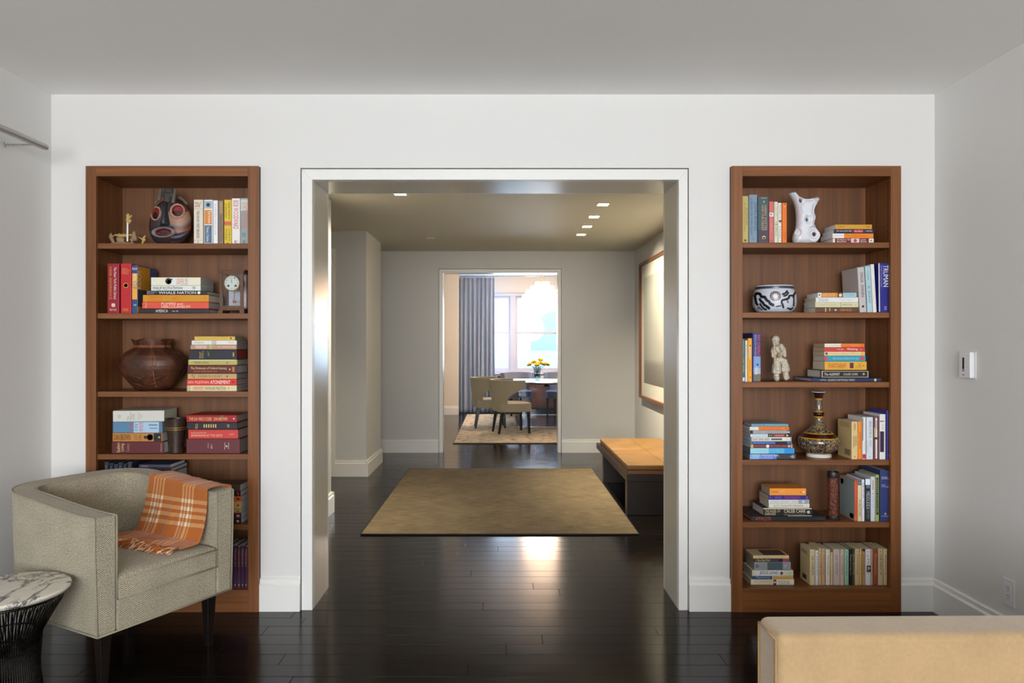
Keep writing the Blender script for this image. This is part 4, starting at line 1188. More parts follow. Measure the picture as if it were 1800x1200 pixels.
# ---- fourth shelf
stack(798, 'stacked books left of the wooden cup', [
 (196.5, 288, 21, (92, 34, 40), 'thick maroon book with blackletter gold print under the tan thriller', [T('Southern', (222, 190, 140), .09, .16, .1, .9, 'c'), T('Living', (222, 190, 140), .17, .25, .2, .85, 'c'), T('Cookery', (176, 130, 100), .28, .36, .15, .85, 'c'), B((196, 150, 120), .945, .955, .15, .85)], K(hc=True, pg=(172, 168, 152))),
 (198, 285, 15.3, (188, 128, 58), 'tan and black paperback with bold black lettering', [T('DAN BROWN', (40, 26, 16), .03, .36, .15, .85), T('LOST', (90, 56, 28), .44, .50, .2, .8, 'c'), T('SYMBOL', (90, 56, 28), .53, .58, .15, .85, 'c'), D((56, 32, 18), .755, .5, .017), D((196, 130, 56), .755, .5, .0135), D((40, 26, 18), .755, .5, .008), D((44, 28, 18), .66, .5, .008), B((32, 28, 28), .83, .985), D((190, 180, 130), .94, .5, .005)], K(pg=(132, 126, 112))),
 (198.5, 285.5, 19.8, (88, 132, 164), 'blue book with red lettering and a pale column on its spine', [B((170, 200, 222), .42, .97), T('TOM', (200, 44, 54), .335, .42, .25, .8, 'c'), T('A Man\nin Full', (40, 40, 60), .44, .50, .15, .85, 'c'), T('WOLFE', (204, 50, 60), .53, .61, .12, .95, 'c'), B((90, 110, 140), .72, .90, .66, .76), B((130, 150, 180), .74, .90, .36, .48), B((84, 116, 148), .93, .985)], K(hc=True, pg=(106, 100, 92))),
 (200.5, 287, 19.5, (208, 206, 198), 'thick white book topmost left of the wooden cup', [D((190, 188, 182), .12, .5, .010), T('The\nHistory\nof the', (140, 138, 134), .27, .42, .15, .85, 'c')] + [D((70, 70, 74), .49 + .022 * i, .5 + .085 * j, .0013) for i in range(5) for j in range(-4 + i, 5 - i, 2)], K(hc=True, pg=(172, 162, 132), yaw=math.radians(5), dp=.19)),
])
stack(798, 'stacked books right of the wooden cup', [
 (328, 421.5, 26, (98, 40, 46), 'very thick maroon book under the coral one, right of the cup', [T('Oxford', (222, 196, 170), .395, .415, .35, .7, 'c'), T('D.\nB.', (222, 196, 170), .455, .485, .35, .72, 'c'), T('Notes', (236, 222, 206), .71, .73, .3, .75, 'c'), T('Verse', (236, 222, 206), .78, .80, .3, .75, 'c'), D((236, 222, 206), .755, .5, .004)], K(hc=True, pg=(104, 98, 90))),
 (331, 418.5, 16.2, (202, 62, 58), 'coral red book with pale lettering, right of the cup', [T('Bryan Burrough and John Helyar', (240, 200, 180), .06, .37, .56, .74), T('BARBARIANS AT THE GATE', (238, 196, 170), .06, .68, .24, .5), T('HARPER', (230, 150, 130), .82, .92, .4, .6)], K(hc=True, pg=(116, 108, 98))),
 (329, 417, 12.6, (30, 30, 40), 'black book with small gold title blocks, second from the top', [T('Blood\nMoney', (214, 196, 110), .16, .22, .15, .85, 'c')] + [B((220, 204, 120), .33 + .046 * i, .35 + .046 * i, .28, .75) for i in range(6)] + [T('W', (214, 196, 110), .80, .85, .3, .75, 'c')], K(hc=True, pg=(104, 92, 80))),
 (328, 416.5, 13, (158, 20, 26), 'dark red thriller with gold capitals topmost, right of the cup', [T('THE DA VINCI CODE', (232, 200, 140), .05, .50, .25, .68), T('DAN BROWN', (232, 200, 140), .54, .81, .25, .68), B((120, 90, 50), .67, .74, .6, .97), D((226, 206, 196), .94, .5, .004)], K(hc=True, pg=(112, 106, 98))),
])
# ---- fifth shelf, mostly behind the armchair
row(922, 'dark books standing behind the armchair', [
 (183 + i * 8.2, 190.6 + i * 8.2, 813 + (i * 7 % 5), [(34, 40, 60), (24, 26, 34), (40, 48, 72), (30, 34, 46), (26, 28, 40), (44, 44, 58)][i],
  ['dark slate book at the outer end of the row above the armchair', 'black book second from the outer end above the armchair', 'dark blue book third from the outer end above the armchair', 'charcoal book fourth from the outer end above the armchair', 'near-black book fifth from the outer end above the armchair', 'grey-blue book at the inner end of the row above the armchair'][i],
  [T('ANNUAL', (130, 134, 150), .05, .3, .3, .7)], K(hc=True)) for i in range(6)])
stack(922, 'books lying behind the armchair, under the maroon ones', [
 (236, 300, 90, (36, 36, 44), 'dark box-like album lying behind the chair back', [T('ALBUM', (120, 120, 130), .1, .3, .4, .6)], K(hc=True, dp=.2)),
 (237, 300, 8, (58, 38, 36), 'dark brown book on the album behind the armchair', [T('ATLAS', (150, 120, 100), .1, .3, .3, .7)], K(hc=True, dp=.2)),
 (244, 299, 6, (70, 74, 92), 'slim slate book topmost behind the armchair back', [T('MAPS', (170, 170, 180), .1, .3, .3, .7)], K(dp=.17)),
])
stack(922, 'stacked paperbacks seen past the chair arm', [
 (345, 424, 9, (28, 26, 34), 'black paperback at the bottom of the stack past the chair arm', [B((190, 190, 196), .90, .95, .3, .7)]),
 (345, 424, 10, (84, 26, 34), 'dark red paperback second from the bottom past the chair arm', [B((210, 140, 150), .9, .96, .3, .7)]),
 (346, 424, 6.5, (172, 150, 92), 'thin olive tan paperback third from the bottom past the chair arm', [B((110, 90, 50), .9, .95, .3, .7)]),
 (346, 424, 14, (206, 160, 94), 'thick tan paperback in the middle of the stack past the arm', [B((60, 44, 30), .91, .95, .4, .6)]),
 (346, 424, 9, (198, 92, 52), 'orange-red paperback above the thick tan one past the arm', [B((90, 30, 20), .9, .96, .3, .7)]),
 (346, 423, 9, (36, 26, 26), 'black and red paperback second from the top past the arm', [B((190, 40, 40), .92, .96, .25, .75)]),
 (350, 422, 11, (70, 52, 42), 'dark brown paperback topmost on the stack past the chair arm', []),
])
row(1035, 'purple paperbacks seen under the chair arm', [
 (397.5 + i * 6.4, 403.5 + i * 6.4, 961 + (i % 2) * 1.5, [(66, 34, 70), (74, 36, 62), (60, 30, 72), (84, 40, 66), (62, 34, 66), (70, 32, 60)][i],
  ['purple paperback first in the low row, tucked behind the chair arm', 'purple paperback second in the low row beside the chair arm', 'purple paperback third in the low row beside the chair arm', 'purple paperback fourth in the low row beside the chair arm', 'purple paperback fifth in the low row beside the chair arm', 'purple paperback last in the low row, against the case side'][i],
  [T('TREASURY', (190, 130, 110), .06, .5, .25, .75), D((206, 170, 90), .93, .5, .003)], K(pg=(150, 146, 138))) for i in range(6)])

# ---- case near the thermostat wall, top shelf
row(426, 'books left of the white sculptural vase', [
 (1304.5, 1315.8, 344, (196, 178, 106), 'olive gold book at the outer end left of the white vase', [T('A TREE GROWS', (140, 122, 60), .14, .76, .28, .5), T('DIANE', (110, 92, 44), .26, .62, .62, .82), D((90, 80, 44), .95, .5, .006)], K(hc=True)),
 (1316.6, 1331.4, 341.5, (128, 150, 170), 'blue-grey book with large dark lettering left of the white vase', [T('JOHN IRVING', (70, 92, 116), .16, .74, .52, .92), T('A PRAYER FOR OWEN MEANY', (70, 88, 108), .07, .84, .15, .4), D((40, 50, 64), .915, .5, .002)], K(hc=True)),
 (1332.2, 1351.2, 345, (62, 92, 96), 'thick teal book fading to plum with copper lettering', [B((70, 62, 82), .72, .985), T('HARRY POTTER', (222, 160, 112), .18, .74, .60, .82), T('AND THE ORDER', (222, 160, 112), .18, .74, .34, .54), B((222, 168, 120), .025, .035, .3, .8), T('I', (222, 168, 120), .09, .13, .5, .62, 'c'), D((240, 190, 110), .885, .55, .009), D((62, 46, 44), .895, .55, .005)], K(hc=True)),
 (1352, 1360.2, 353.5, (214, 112, 108), 'coral pink paperback with a white square on its spine', [B((232, 226, 226), .27, .365), D((120, 110, 120), .315, .4, .004), T('ATTRIBUTES', (232, 160, 152), .42, .75, .3, .7), T('A', INK, .93, .965, .35, .65, 'c')]),
 (1361, 1367.6, 354, (222, 216, 190), 'pale cream paperback between the pink and the white one', [T('YELLOW', (170, 168, 160), .1, .35, .3, .7), T('WALL', (110, 120, 140), .48, .85, .3, .7), B((60, 60, 60), .55, .556)]),
 (1368, 1374, 356, (238, 236, 224), 'narrow white paperback with a small dark picture on its spine', [T('REMAINS OF', (60, 58, 58), .05, .40, .3, .7), D((70, 60, 74), .455, .55, .006), D((210, 120, 120), .49, .5, .003), T('ISHIGURO', (90, 88, 88), .58, .90, .3, .7), D(INK, .95, .5, .0018)]),
 (1375, 1383.4, 356, (236, 122, 36), 'bright orange paperback next to the white vase', [D((70, 30, 20), .045, .5, .0025), D((240, 200, 180), .085, .5, .003), T('MARRIAGE', (200, 90, 30), .74, .92, .5, .8), T('STORY', (200, 90, 30), .74, .9, .15, .4)]),
])
stack(426, 'small stack on the top shelf right of the white vase', [
 (1464, 1536.6, 8.1, (116, 30, 40), 'maroon book with a white end, bottom of the top-shelf stack', [B((236, 228, 220), .0, .05), T('We Need to Talk\nAbout Kevin', (240, 230, 224), .09, .42, .1, .92), B((226, 206, 206), .44, .64), D((196, 70, 70), .54, .5, .0085), T('Lionel\nShriver', (240, 230, 224), .67, .82, .1, .92), B((232, 226, 222), .87, .985), D(INK, .925, .5, .0035)]),
 (1463.4, 1535.2, 8.8, (238, 138, 36), 'orange and white book second from the bottom of the top-shelf stack', [B((236, 232, 226), .0, .28), T('JHUMPA', (206, 206, 206), .03, .26, .3, .7), T('The Namesake', (210, 110, 30), .32, .85, .3, .75)]),
 (1466, 1535, 7.2, (50, 44, 74), 'slim dark violet book with white and red lettering', [T('for one more day', (222, 220, 230), .07, .45, .25, .8), B((190, 60, 66), .5, .74, .15, .85), T('Mitch Albom', (240, 210, 210), .52, .72, .3, .7), T('NOVEL', (220, 220, 226), .82, .97, .35, .7)]),
 (1468.3, 1532.6, 8.4, (214, 158, 50), 'golden ochre book topmost of the top-shelf stack', [T('ATONEMENT', (160, 110, 30), .05, .25, .35, .65), T('1984', (130, 90, 30), .84, .94, .3, .7)]),
])
# ---- second shelf
stack(549, 'stacked books right of the painted bowl', [
 (1433.6, 1509, 8.9, (98, 62, 50), 'brown book with gold lettering, bottom of the stack by the bowl', [B((200, 160, 90), .22, .25, .1, .9), B((200, 160, 90), .32, .345, .25, .9), D((240, 220, 190), .465, .5, .0045), T('HOW WE DIE', (226, 150, 70), .58, .84, .25, .75)], K(pg=(152, 144, 134))),
 (1433, 1509, 9, (216, 212, 172), 'pale cream book above the brown one by the bowl', [B((70, 70, 60), .585, .592), T('DEEP ECONOMY', (196, 180, 140), .12, .5, .3, .7), T('MARTIN DAVIES', (150, 148, 110), .62, .86, .35, .7), D((190, 190, 130), .925, .5, .003)], K(hc=True, pg=(150, 144, 136))),
 (1434, 1508.6, 9, (230, 232, 230), 'white book with thin grey lowercase title by the bowl', [T('blink', (172, 178, 182), .08, .30, .15, .9), T('Malcolm Gladwell', (196, 200, 204), .58, .84, .35, .7)], K(hc=True, pg=(146, 132, 116))),
 (1437.4, 1506, 8, (216, 142, 62), 'orange and sky-blue book topmost of the stack by the bowl', [B((238, 234, 232), .0, .09), D((70, 56, 56), .045, .5, .004), T('LENNY\nBRUCE', (236, 196, 120), .12, .46, .12, .9), B((90, 50, 36), .51, .64), D((236, 214, 190), .58, .45, .008), B((160, 208, 220), .655, .985), T('HOW TO BREATHE', (120, 180, 205), .68, .95, .3, .8)], K(pg=(168, 160, 148))),
])
row(549, 'leaning books at the inner end of the second shelf', [
 (1511.5, 1523.6, 470, (196, 190, 188), 'grey book leaning over, its wide grey cover showing', [T('DEGA', (60, 58, 58), .12, .34, .35, .75), T('DIKEN', (60, 58, 58), .40, .66, .35, .75), D((110, 106, 104), .87, .5, .006), D((196, 190, 188), .87, .5, .0045)], K(lean=.055, dp=.17)),
 (1525, 1534.4, 468, (176, 206, 214), 'light blue book leaning second in the slanted group', [T('A THOUSAND', (110, 140, 150), .10, .3, .3, .6), T('& BIRD', (110, 140, 150), .42, .8, .3, .7)], K(lean=.055)),
 (1535, 1541.4, 464.5, (234, 232, 226), 'plain white book leaning third in the slanted group', [T('ARTHUR', (214, 212, 208), .3, .7, .3, .6)], K(lean=.055)),
 (1544.5, 1563.8, 462.6, (38, 38, 132), 'thick royal blue book with tall white capitals, upright by the side', [B((232, 230, 226), .0, .985, .03, .12), T('TRUMAN', (240, 240, 244), .04, .48, .45, .92), T('DAVID McCULLOUGH', (150, 150, 206), .04, .48, .2, .36), T('W\nW', (200, 200, 215), .88, .955, .5, .75, 'c')], K(hc=True, lean=.012, dp=.165)),
])
# ---- third shelf
row(671.3, 'books left of the ivory figure', [
 (1304.3, 1309.4, 596, (44, 116, 112), 'slim teal book with a white foot, left of the ivory figure', [B((226, 230, 226), .90, .985), T('PORTNOY', (150, 190, 186), .05, .4, .3, .7), T('THE TRIAL', (206, 200, 110), .42, .8, .3, .75)]),
 (1310, 1314, 598.5, (232, 226, 214), 'very slim white book between the teal and amber ones', [T('BELLOW', (190, 180, 170), .1, .7, .3, .7)]),
 (1314.6, 1322.2, 595, (244, 168, 30), 'amber book with a white spine panel beside the blue novel', [B((226, 214, 186), .18, .46, .3, .75), D(INK, .17, .55, .004), T('GRAHAM', (150, 110, 40), .2, .45, .42, .65), T('GREENE', (190, 120, 24), .5, .75, .35, .65), D((70, 40, 20), .9, .55, .0028)]),
 (1323.2, 1337.4, 585.5, (48, 58, 122), 'thick blue novel with red lettering and white clouds', [B((126, 160, 216), .48, .72, .1, .97), B((170, 186, 206), .72, .84, .1, .97), B((120, 110, 84), .84, .985, .1, .97), T('PAT CONROY', (226, 70, 84), .04, .50, .55, .93), T('BEACH MUSIC', (170, 178, 220), .04, .48, .22, .44), D((40, 40, 60), .65, .6, .005), T('NOVEL', (240, 240, 244), .7, .86, .3, .6)], K(hc=True, dp=.17)),
])
stack(671.3, 'stacked books right of the ivory figure', [
 (1427, 1549, 6.6, (34, 44, 84), 'large flat navy book with gold lettering under the stack', [T('NATIONAL', (200, 196, 170), .12, .21, .3, .7), T("ALASKA'S NATIONAL PARKS", (206, 200, 160), .23, .62, .2, .8), B((214, 206, 120), .90, .93, .15, .85)], K(hc=True, dp=.228, pg=(120, 114, 110))),
 (1442, 1527.5, 14.2, (34, 32, 34), 'thick black novel with a cream outlined panel on its spine', [B((206, 190, 160), .03, .985, .08, .88), B((26, 26, 32), .045, .97, .14, .82), T('The ALIENIST', (232, 226, 210), .08, .40, .32, .64), T('CALEB CARR', (214, 206, 180), .47, .77, .34, .62), D((170, 160, 130), .89, .5, .006)], K(hc=True, pg=(146, 140, 134), dp=.165)),
 (1449.5, 1523.2, 15, (226, 172, 60), 'thick golden book with narrow red capitals on its spine', [T('SHANTARAM', (196, 70, 40), .08, .50, .2, .8), B((230, 170, 90), .54, .70, .15, .88), B((90, 40, 50), .60, .69, .2, .85), T('G. D.\nROBERTS', (176, 130, 40), .73, .88, .2, .8, 'c'), D((90, 50, 20), .93, .5, .003)], K(pg=(150, 140, 124))),
 (1449.5, 1521.4, 9.8, (48, 156, 186), 'turquoise book with red round emblems at both ends', [D((220, 66, 70), .03, .5, .0095), D((220, 66, 70), .915, .5, .0095), T('the curious incident of the dog', (150, 216, 228), .20, .83, .2, .85)], K(pg=(146, 136, 120))),
 (1449, 1520.2, 7.6, (230, 206, 152), 'pale sand book in the stack above the turquoise one', [B((230, 180, 90), .91, .985), B(INK, .03, .06, .25, .8), B((90, 110, 160), .065, .09, .25, .8), T('Mountains Beyond Mountains', (200, 180, 140), .14, .9, .3, .75)], K(pg=(140, 126, 106))),
 (1449, 1519.6, 7.4, (206, 62, 62), 'rose red book with white lettering second from the stack top', [T('HA JIN', (240, 220, 220), .32, .47, .3, .7), T('Waiting', (244, 232, 232), .56, .83, .2, .85), D((240, 220, 220), .91, .5, .0025)], K(pg=(136, 122, 104))),
 (1449.5, 1519.2, 6.8, (240, 126, 44), 'slim orange and white book topmost near the ivory figure', [B((234, 226, 208), .0, .42), T('Steve Hagen', (196, 186, 170), .03, .38, .3, .7), D((150, 120, 90), .42, .5, .004), T('Z E N O', (200, 90, 30), .47, .66, .3, .7), T('NAL', (190, 80, 30), .92, .97, .3, .7)], K(pg=(130, 110, 86))),
])
# ---- fourth shelf
stack(808, 'stacked paperbacks left of the patterned vase', [
 (1318, 1399, 9.6, (54, 56, 66), 'blue and charcoal book under the whole stack by the patterned vase', [B((120, 170, 222), .0, .20), B((92, 128, 208), .20, .58), T('COLD MOUNTAIN', (214, 226, 244), .06, .62, .5, .92), T('CHARLES FRAZIER', (190, 206, 240), .06, .5, .12, .42), D((150, 152, 160), .93, .5, .0085), D((200, 200, 200), .88, .5, .002)], K(pg=(84, 78, 74))),
 (1319, 1396, 10.2, (84, 176, 222), 'thick sky-blue book second from the bottom by the patterned vase', [B((160, 214, 224), .0, .42), B((34, 146, 222), .78, .985), T('A MILLION LITTLE PIECES', (130, 196, 224), .1, .75, .25, .7)], K(pg=(96, 88, 82), hc=True)),
 (1319.7, 1394, 6.6, (104, 40, 50), 'maroon book with gold ends and a white disc, by the patterned vase', [B((214, 174, 84), .0, .06), B((214, 174, 84), .95, .985), T('DAVE EGGERS', (170, 110, 100), .08, .34, .25, .8), D((236, 230, 222), .40, .5, .0085), T('THE FOURTH HAND', (170, 110, 100), .46, .85, .25, .8), D((206, 180, 190), .905, .5, .0065)]),
 (1319, 1392, 5, (74, 118, 186), 'slim blue book with a black block toward one end', [B((30, 28, 44), .60, .89), T('WHITE TEETH', (120, 100, 170), .10, .55, .3, .75), D(INK, .05, .5, .003), D(INK, .95, .5, .003)]),
 (1320, 1391, 7.6, (230, 226, 206), 'cream book with a black lettered strip, mid stack by the patterned vase', [B((60, 140, 160), .0, .02), T('BLACK SWAN GREEN', (50, 62, 76), .04, .46, .25, .8), B((86, 90, 110), .5, .77, .28, .72), D((200, 198, 190), .90, .5, .005), B((120, 150, 80), .97, .985)]),
 (1319, 1390.5, 5.6, (44, 32, 34), 'pale blue, black and red book in the stack by the vase', [B((202, 222, 234), .0, .43), D((120, 150, 120), .47, .5, .004), D((120, 150, 120), .52, .5, .004), B((160, 60, 56), .56, .85, .1, .9), T('DANTE', (226, 180, 176), .62, .82, .25, .75), D((230, 226, 222), .905, .5, .0045), T('THE UNBEARABLE', (170, 196, 220), .06, .38, .3, .7)]),
 (1319, 1388.3, 6.2, (170, 168, 172), 'grey book with black ends in the stack by the vase', [B((26, 24, 26), .0, .065), B((26, 24, 26), .94, .985), D((236, 236, 236), .962, .5, .0038), T('THE CORRECTIONS', (136, 134, 144), .14, .85, .3, .72)]),
 (1317.8, 1387, 6.4, (244, 130, 40), 'white-headed orange book second from the top by the vase', [B((232, 228, 218), .0, .22), T('MOODY', (200, 196, 190), .02, .16, .3, .75), T('A HEARTBREAKING WORK', (206, 96, 30), .27, .79, .3, .75), T('NAL', (120, 60, 20), .90, .96, .35, .7)]),
 (1321, 1385.6, 5, (126, 170, 184), 'slim grey-blue book topmost of the stack by the patterned vase', [T('LAST NIGHT', (70, 110, 124), .03, .3, .3, .75), D(INK, .34, .5, .0028), T('Stories of Love and Loss', (70, 110, 124), .4, .94, .3, .75)], K(hc=True, dp=.12)),
])
row(808, 'books right of the patterned vase', [
 (1497, 1508, 742, (222, 196, 138), 'sand-coloured paperback beside the vase, its printed back showing', [T('STEINBECK', (100, 76, 50), .04, .24, .3, .65), T('THE WINTER OF\nOUR DISCONTENT', (70, 50, 36), .38, .68, .2, .8), D((180, 70, 50), .93, .5, .003)], K(dp=.15, side=(('L', (196, 170, 116), .04, .18, .15, .9), ('L', (150, 130, 104), .76, .92, .1, .5)))),
 (1508.4, 1515, 741.5, (242, 140, 30), 'slim orange paperback right of the sand-coloured one', [T('SOMERSET MAUGHAM', (160, 80, 30), .28, .72, .3, .7)], K(dp=.15)),
 (1516, 1522, 734, (232, 230, 228), 'white book with a red foot in the row by the vase', [B((196, 40, 52), .88, .985), B((40, 40, 48), .02, .56, .03, .2), T('EAT', (210, 208, 206), .6, .8, .3, .7)], K(dp=.155)),
 (1523.2, 1535, 734, (216, 222, 228), 'pale blue-white book with spaced grey capitals by the vase', [T('BEAUTIFUL', (120, 124, 136), .1, .50, .4, .75), T('MIND', (150, 160, 170), .55, .7, .4, .75), B((190, 212, 222), .55, .85, .03, .25), D((160, 40, 40), .945, .5, .002)], K(dp=.155)),
 (1536, 1545.4, 733, (108, 56, 66), 'plum book with white stripes and a dark clasp-like mark', [B((236, 230, 228), .03, .985, .3, .62), B((60, 52, 30), .485, .535, .05, .95), B((214, 170, 80), .26, .48, .03, .22), T('SPHERE', (120, 60, 70), .1, .3, .35, .6)], K(dp=.155)),
 (1546.4, 1557, 729, (234, 232, 230), 'white book with a dark violet panel low on its spine', [B((54, 30, 60), .38, .84, .05, .72), B((40, 56, 50), .145, .165, .05, .7), T('THE YEAR', (200, 160, 160), .22, .34, .3, .6)], K(dp=.165)),
 (1558.6, 1565.8, 722, (50, 54, 140), 'ultramarine book at the end of the row, against the case side', [T('Powers', (130, 136, 206), .07, .18, .35, .7), T('A Thousand Rivers', (120, 126, 200), .25, .8, .35, .7), D((190, 190, 230), .92, .5, .003)], K(hc=True)),
])
# ---- fifth shelf
stack(917.3, 'stacked books left of the carved brush pot', [
 (1320, 1451, 8.3, (30, 30, 34), 'large black picture book under the stack by the brush pot', [T('ATHLETE', (176, 72, 58), .06, .27, .12, .88), T('HOLLAND', (70, 74, 84), .88, .97, .3, .7)], K(hc=True, dp=.235, pg=(110, 60, 52))),
 (1342, 1428, 15, (22, 20, 22), 'thick black novel with cream capitals by the brush pot', [B((226, 218, 200), .0, .985, .86, .97), B((196, 190, 170), .5, .985, .03, .1), T('THE ANGEL OF\nDARKNESS', (206, 190, 150), .03, .34, .14, .78), T('CALEB CARR', (236, 226, 196), .42, .86, .42, .8), T('author of The Alienist', (150, 134, 90), .42, .86, .16, .32), D((190, 190, 196), .92, .5, .008)], K(hc=True, pg=(140, 132, 128), dp=.17)),
 (1351.6, 1423, 7.2, (232, 226, 208), 'white paperback with black lettering above the black novel', [T('HURSTON', (130, 160, 90), .1, .26, .25, .8), T('Their Eyes Were Watching God', (40, 36, 36), .29, .84, .25, .8), D((120, 120, 100), .93, .5, .002)], K(pg=(140, 130, 112))),
 (1351, 1422, 7.3, (214, 214, 214), 'grey-white paperback with a bluish picture at one end', [B((150, 164, 184), .74, .985), D((226, 222, 220), .86, .5, .006), T('CLOSE RANGE', (176, 174, 178), .05, .5, .3, .7), T('PROULX', (186, 184, 186), .58, .74, .3, .7)], K(pg=(134, 124, 106))),
 (1351, 1421.5, 7.3, (36, 40, 128), 'cobalt blue paperback with magenta lettering by the brush pot', [T('JAZZ', (196, 70, 180), .16, .32, .2, .8), T('TONI MORRISON', (200, 70, 130), .40, .78, .25, .78), D((210, 60, 60), .045, .5, .0035), B((220, 80, 60), .945, .965, .1, .9)], K(pg=(134, 120, 100))),
 (1353, 1417, 12.6, (238, 150, 54), 'thick orange paperback topmost by the brush pot', [T('MATT BONDURANT', (190, 100, 30), .05, .24, .4, .65), T('WETTEST', (244, 200, 130), .26, .42, .4, .65), D((246, 222, 190), .93, .5, .005), T('NAL', (120, 60, 20), .82, .87, .38, .6)], K(pg=(120, 112, 98))),
])
row(917.3, 'books right of the carved brush pot', [
 (1502.3, 1507, 846, (222, 84, 44), 'orange-spined paperback with a grey-blue back, beside the brush pot', [D((240, 230, 220), .94, .5, .0016)], K(dp=.165, side=(('L', (150, 166, 166), .01, .99, .02, .985), ('L', (70, 74, 76), .07, .2, .74, .92), ('L', (120, 96, 92), .84, .96, .08, .32)))),
 (1507.8, 1514.6, 846, (226, 206, 160), 'cream paperback with a slate head and brown capitals', [B((84, 100, 108), .0, .115), D((222, 190, 110), .055, .5, .0028), T("WORLD'S END", (110, 86, 50), .46, .88, .2, .8)], K(dp=.165)),
 (1515.2, 1520, 844, (228, 228, 238), 'slim white paperback with black lettering right of the cream one', [T('THE HOURS', (70, 74, 96), .06, .45, .25, .75), T('Cunningham', (40, 44, 60), .5, .7, .3, .7)], K(dp=.165)),
 (1520.8, 1530, 843, (28, 30, 38), 'black paperback with white head and silver capitals', [B((226, 236, 242), .0, .14), B((90, 110, 130), .14, .22, .2, .9), T('MIDDLESEX', (190, 200, 206), .30, .72, .2, .88), T('JEFFREY EUGENIDES', (130, 140, 146), .74, .94, .2, .8)], K(dp=.165)),
 (1530.6, 1538.4, 839, (208, 210, 224), 'lavender white paperback right of the black one', [B((190, 160, 160), .08, .3, .3, .7), D((200, 150, 120), .38, .5, .004), T('THE RED TENT', (170, 168, 184), .42, .7, .3, .7)], K(dp=.165)),
 (1539, 1545.6, 836, (162, 180, 92), 'lime green book with a black lettered strip on its spine', [B((34, 36, 30), .06, .86, .15, .8), T('DREAM CATCHER', (170, 180, 120), .1, .82, .3, .68)], K(dp=.17)),
 (1547, 1564, 828, (44, 58, 112), 'thick navy hardcover with silver lettering against the case side', [T('JOHN\nADAMS', (196, 200, 212), .12, .175, .12, .9, 'c'), T('David\nMcCullough', (190, 194, 206), .27, .34, .15, .9, 'c'), D((206, 200, 180), .855, .55, .0042), T('Scribner', (190, 194, 206), .885, .91, .15, .9, 'c')], K(hc=True, dp=.19)),
])
# ---- bottom shelf
YB2 = 3.671
stack(1032.5, 'stacked books on the bottom shelf', [
 (1320, 1396, 9.8, (226, 216, 186), 'cream book with a small face picture, bottom of the lowest stack', [T('WRITE IT WHEN I AM GONE', (196, 184, 160), .06, .48, .45, .85), B((70, 44, 44), .52, .585), D((230, 190, 180), .55, .5, .006), B((236, 230, 214), .6, .985), T('Ruth Reichl\nComfort Me', (120, 110, 96), .63, .9, .15, .85)], K(pg=(128, 120, 104), y=YB2)),
 (1322.6, 1394.4, 6, (216, 176, 104), 'blue and tan book second from the bottom of the lowest stack', [B((38, 84, 122), .0, .48), T('Matrimony', (180, 210, 226), .09, .43, .15, .9), T('JOSHUA HENKIN', (180, 140, 76), .53, .92, .25, .75)], K(pg=(124, 116, 100), y=YB2)),
 (1322, 1394.4, 10, (222, 218, 190), 'cream book with bold black capitals in the lowest stack', [B((232, 232, 232), .09, .70), T('JESUS LAND', (30, 26, 28), .18, .64, .16, .84), D((70, 70, 80), .715, .5, .0075), T('SCHEERES', (176, 172, 150), .85, .97, .35, .65)], K(pg=(120, 112, 98), y=YB2)),
 (1325.7, 1390, 14.6, (150, 158, 166), 'thick silver-grey book with darker middle in the lowest stack', [B((84, 96, 104), .36, .78), T('TERROR', (190, 130, 80), .12, .31, .38, .62), D((116, 118, 126), .08, .5, .010), D((206, 150, 90), .93, .5, .005), D((180, 184, 190), .86, .5, .006)], K(pg=(116, 108, 92), y=YB2)),
 (1325.7, 1388.4, 6, (30, 24, 36), 'slim black book with yellowish lettering in the lowest stack', [T('Brave New World', (238, 220, 150), .09, .45, .2, .9), T('ALDOUS', (150, 110, 160), .48, .68, .25, .8), B((190, 56, 76), .80, .93), B((90, 130, 170), .94, .985), D((230, 200, 140), .045, .5, .0022)], K(pg=(112, 102, 84), y=YB2)),
 (1324, 1387, 5.4, (232, 206, 150), 'slim sand book topmost of the lowest stack, its cover showing', [T('THE GREAT GATSBY', (170, 140, 96), .05, .9, .3, .7)], K(pg=(112, 102, 84), y=YB2, side=(B((92, 60, 62), .32, .95, .1, .9), B((206, 190, 150), .02, .3, .1, .9)))),
])
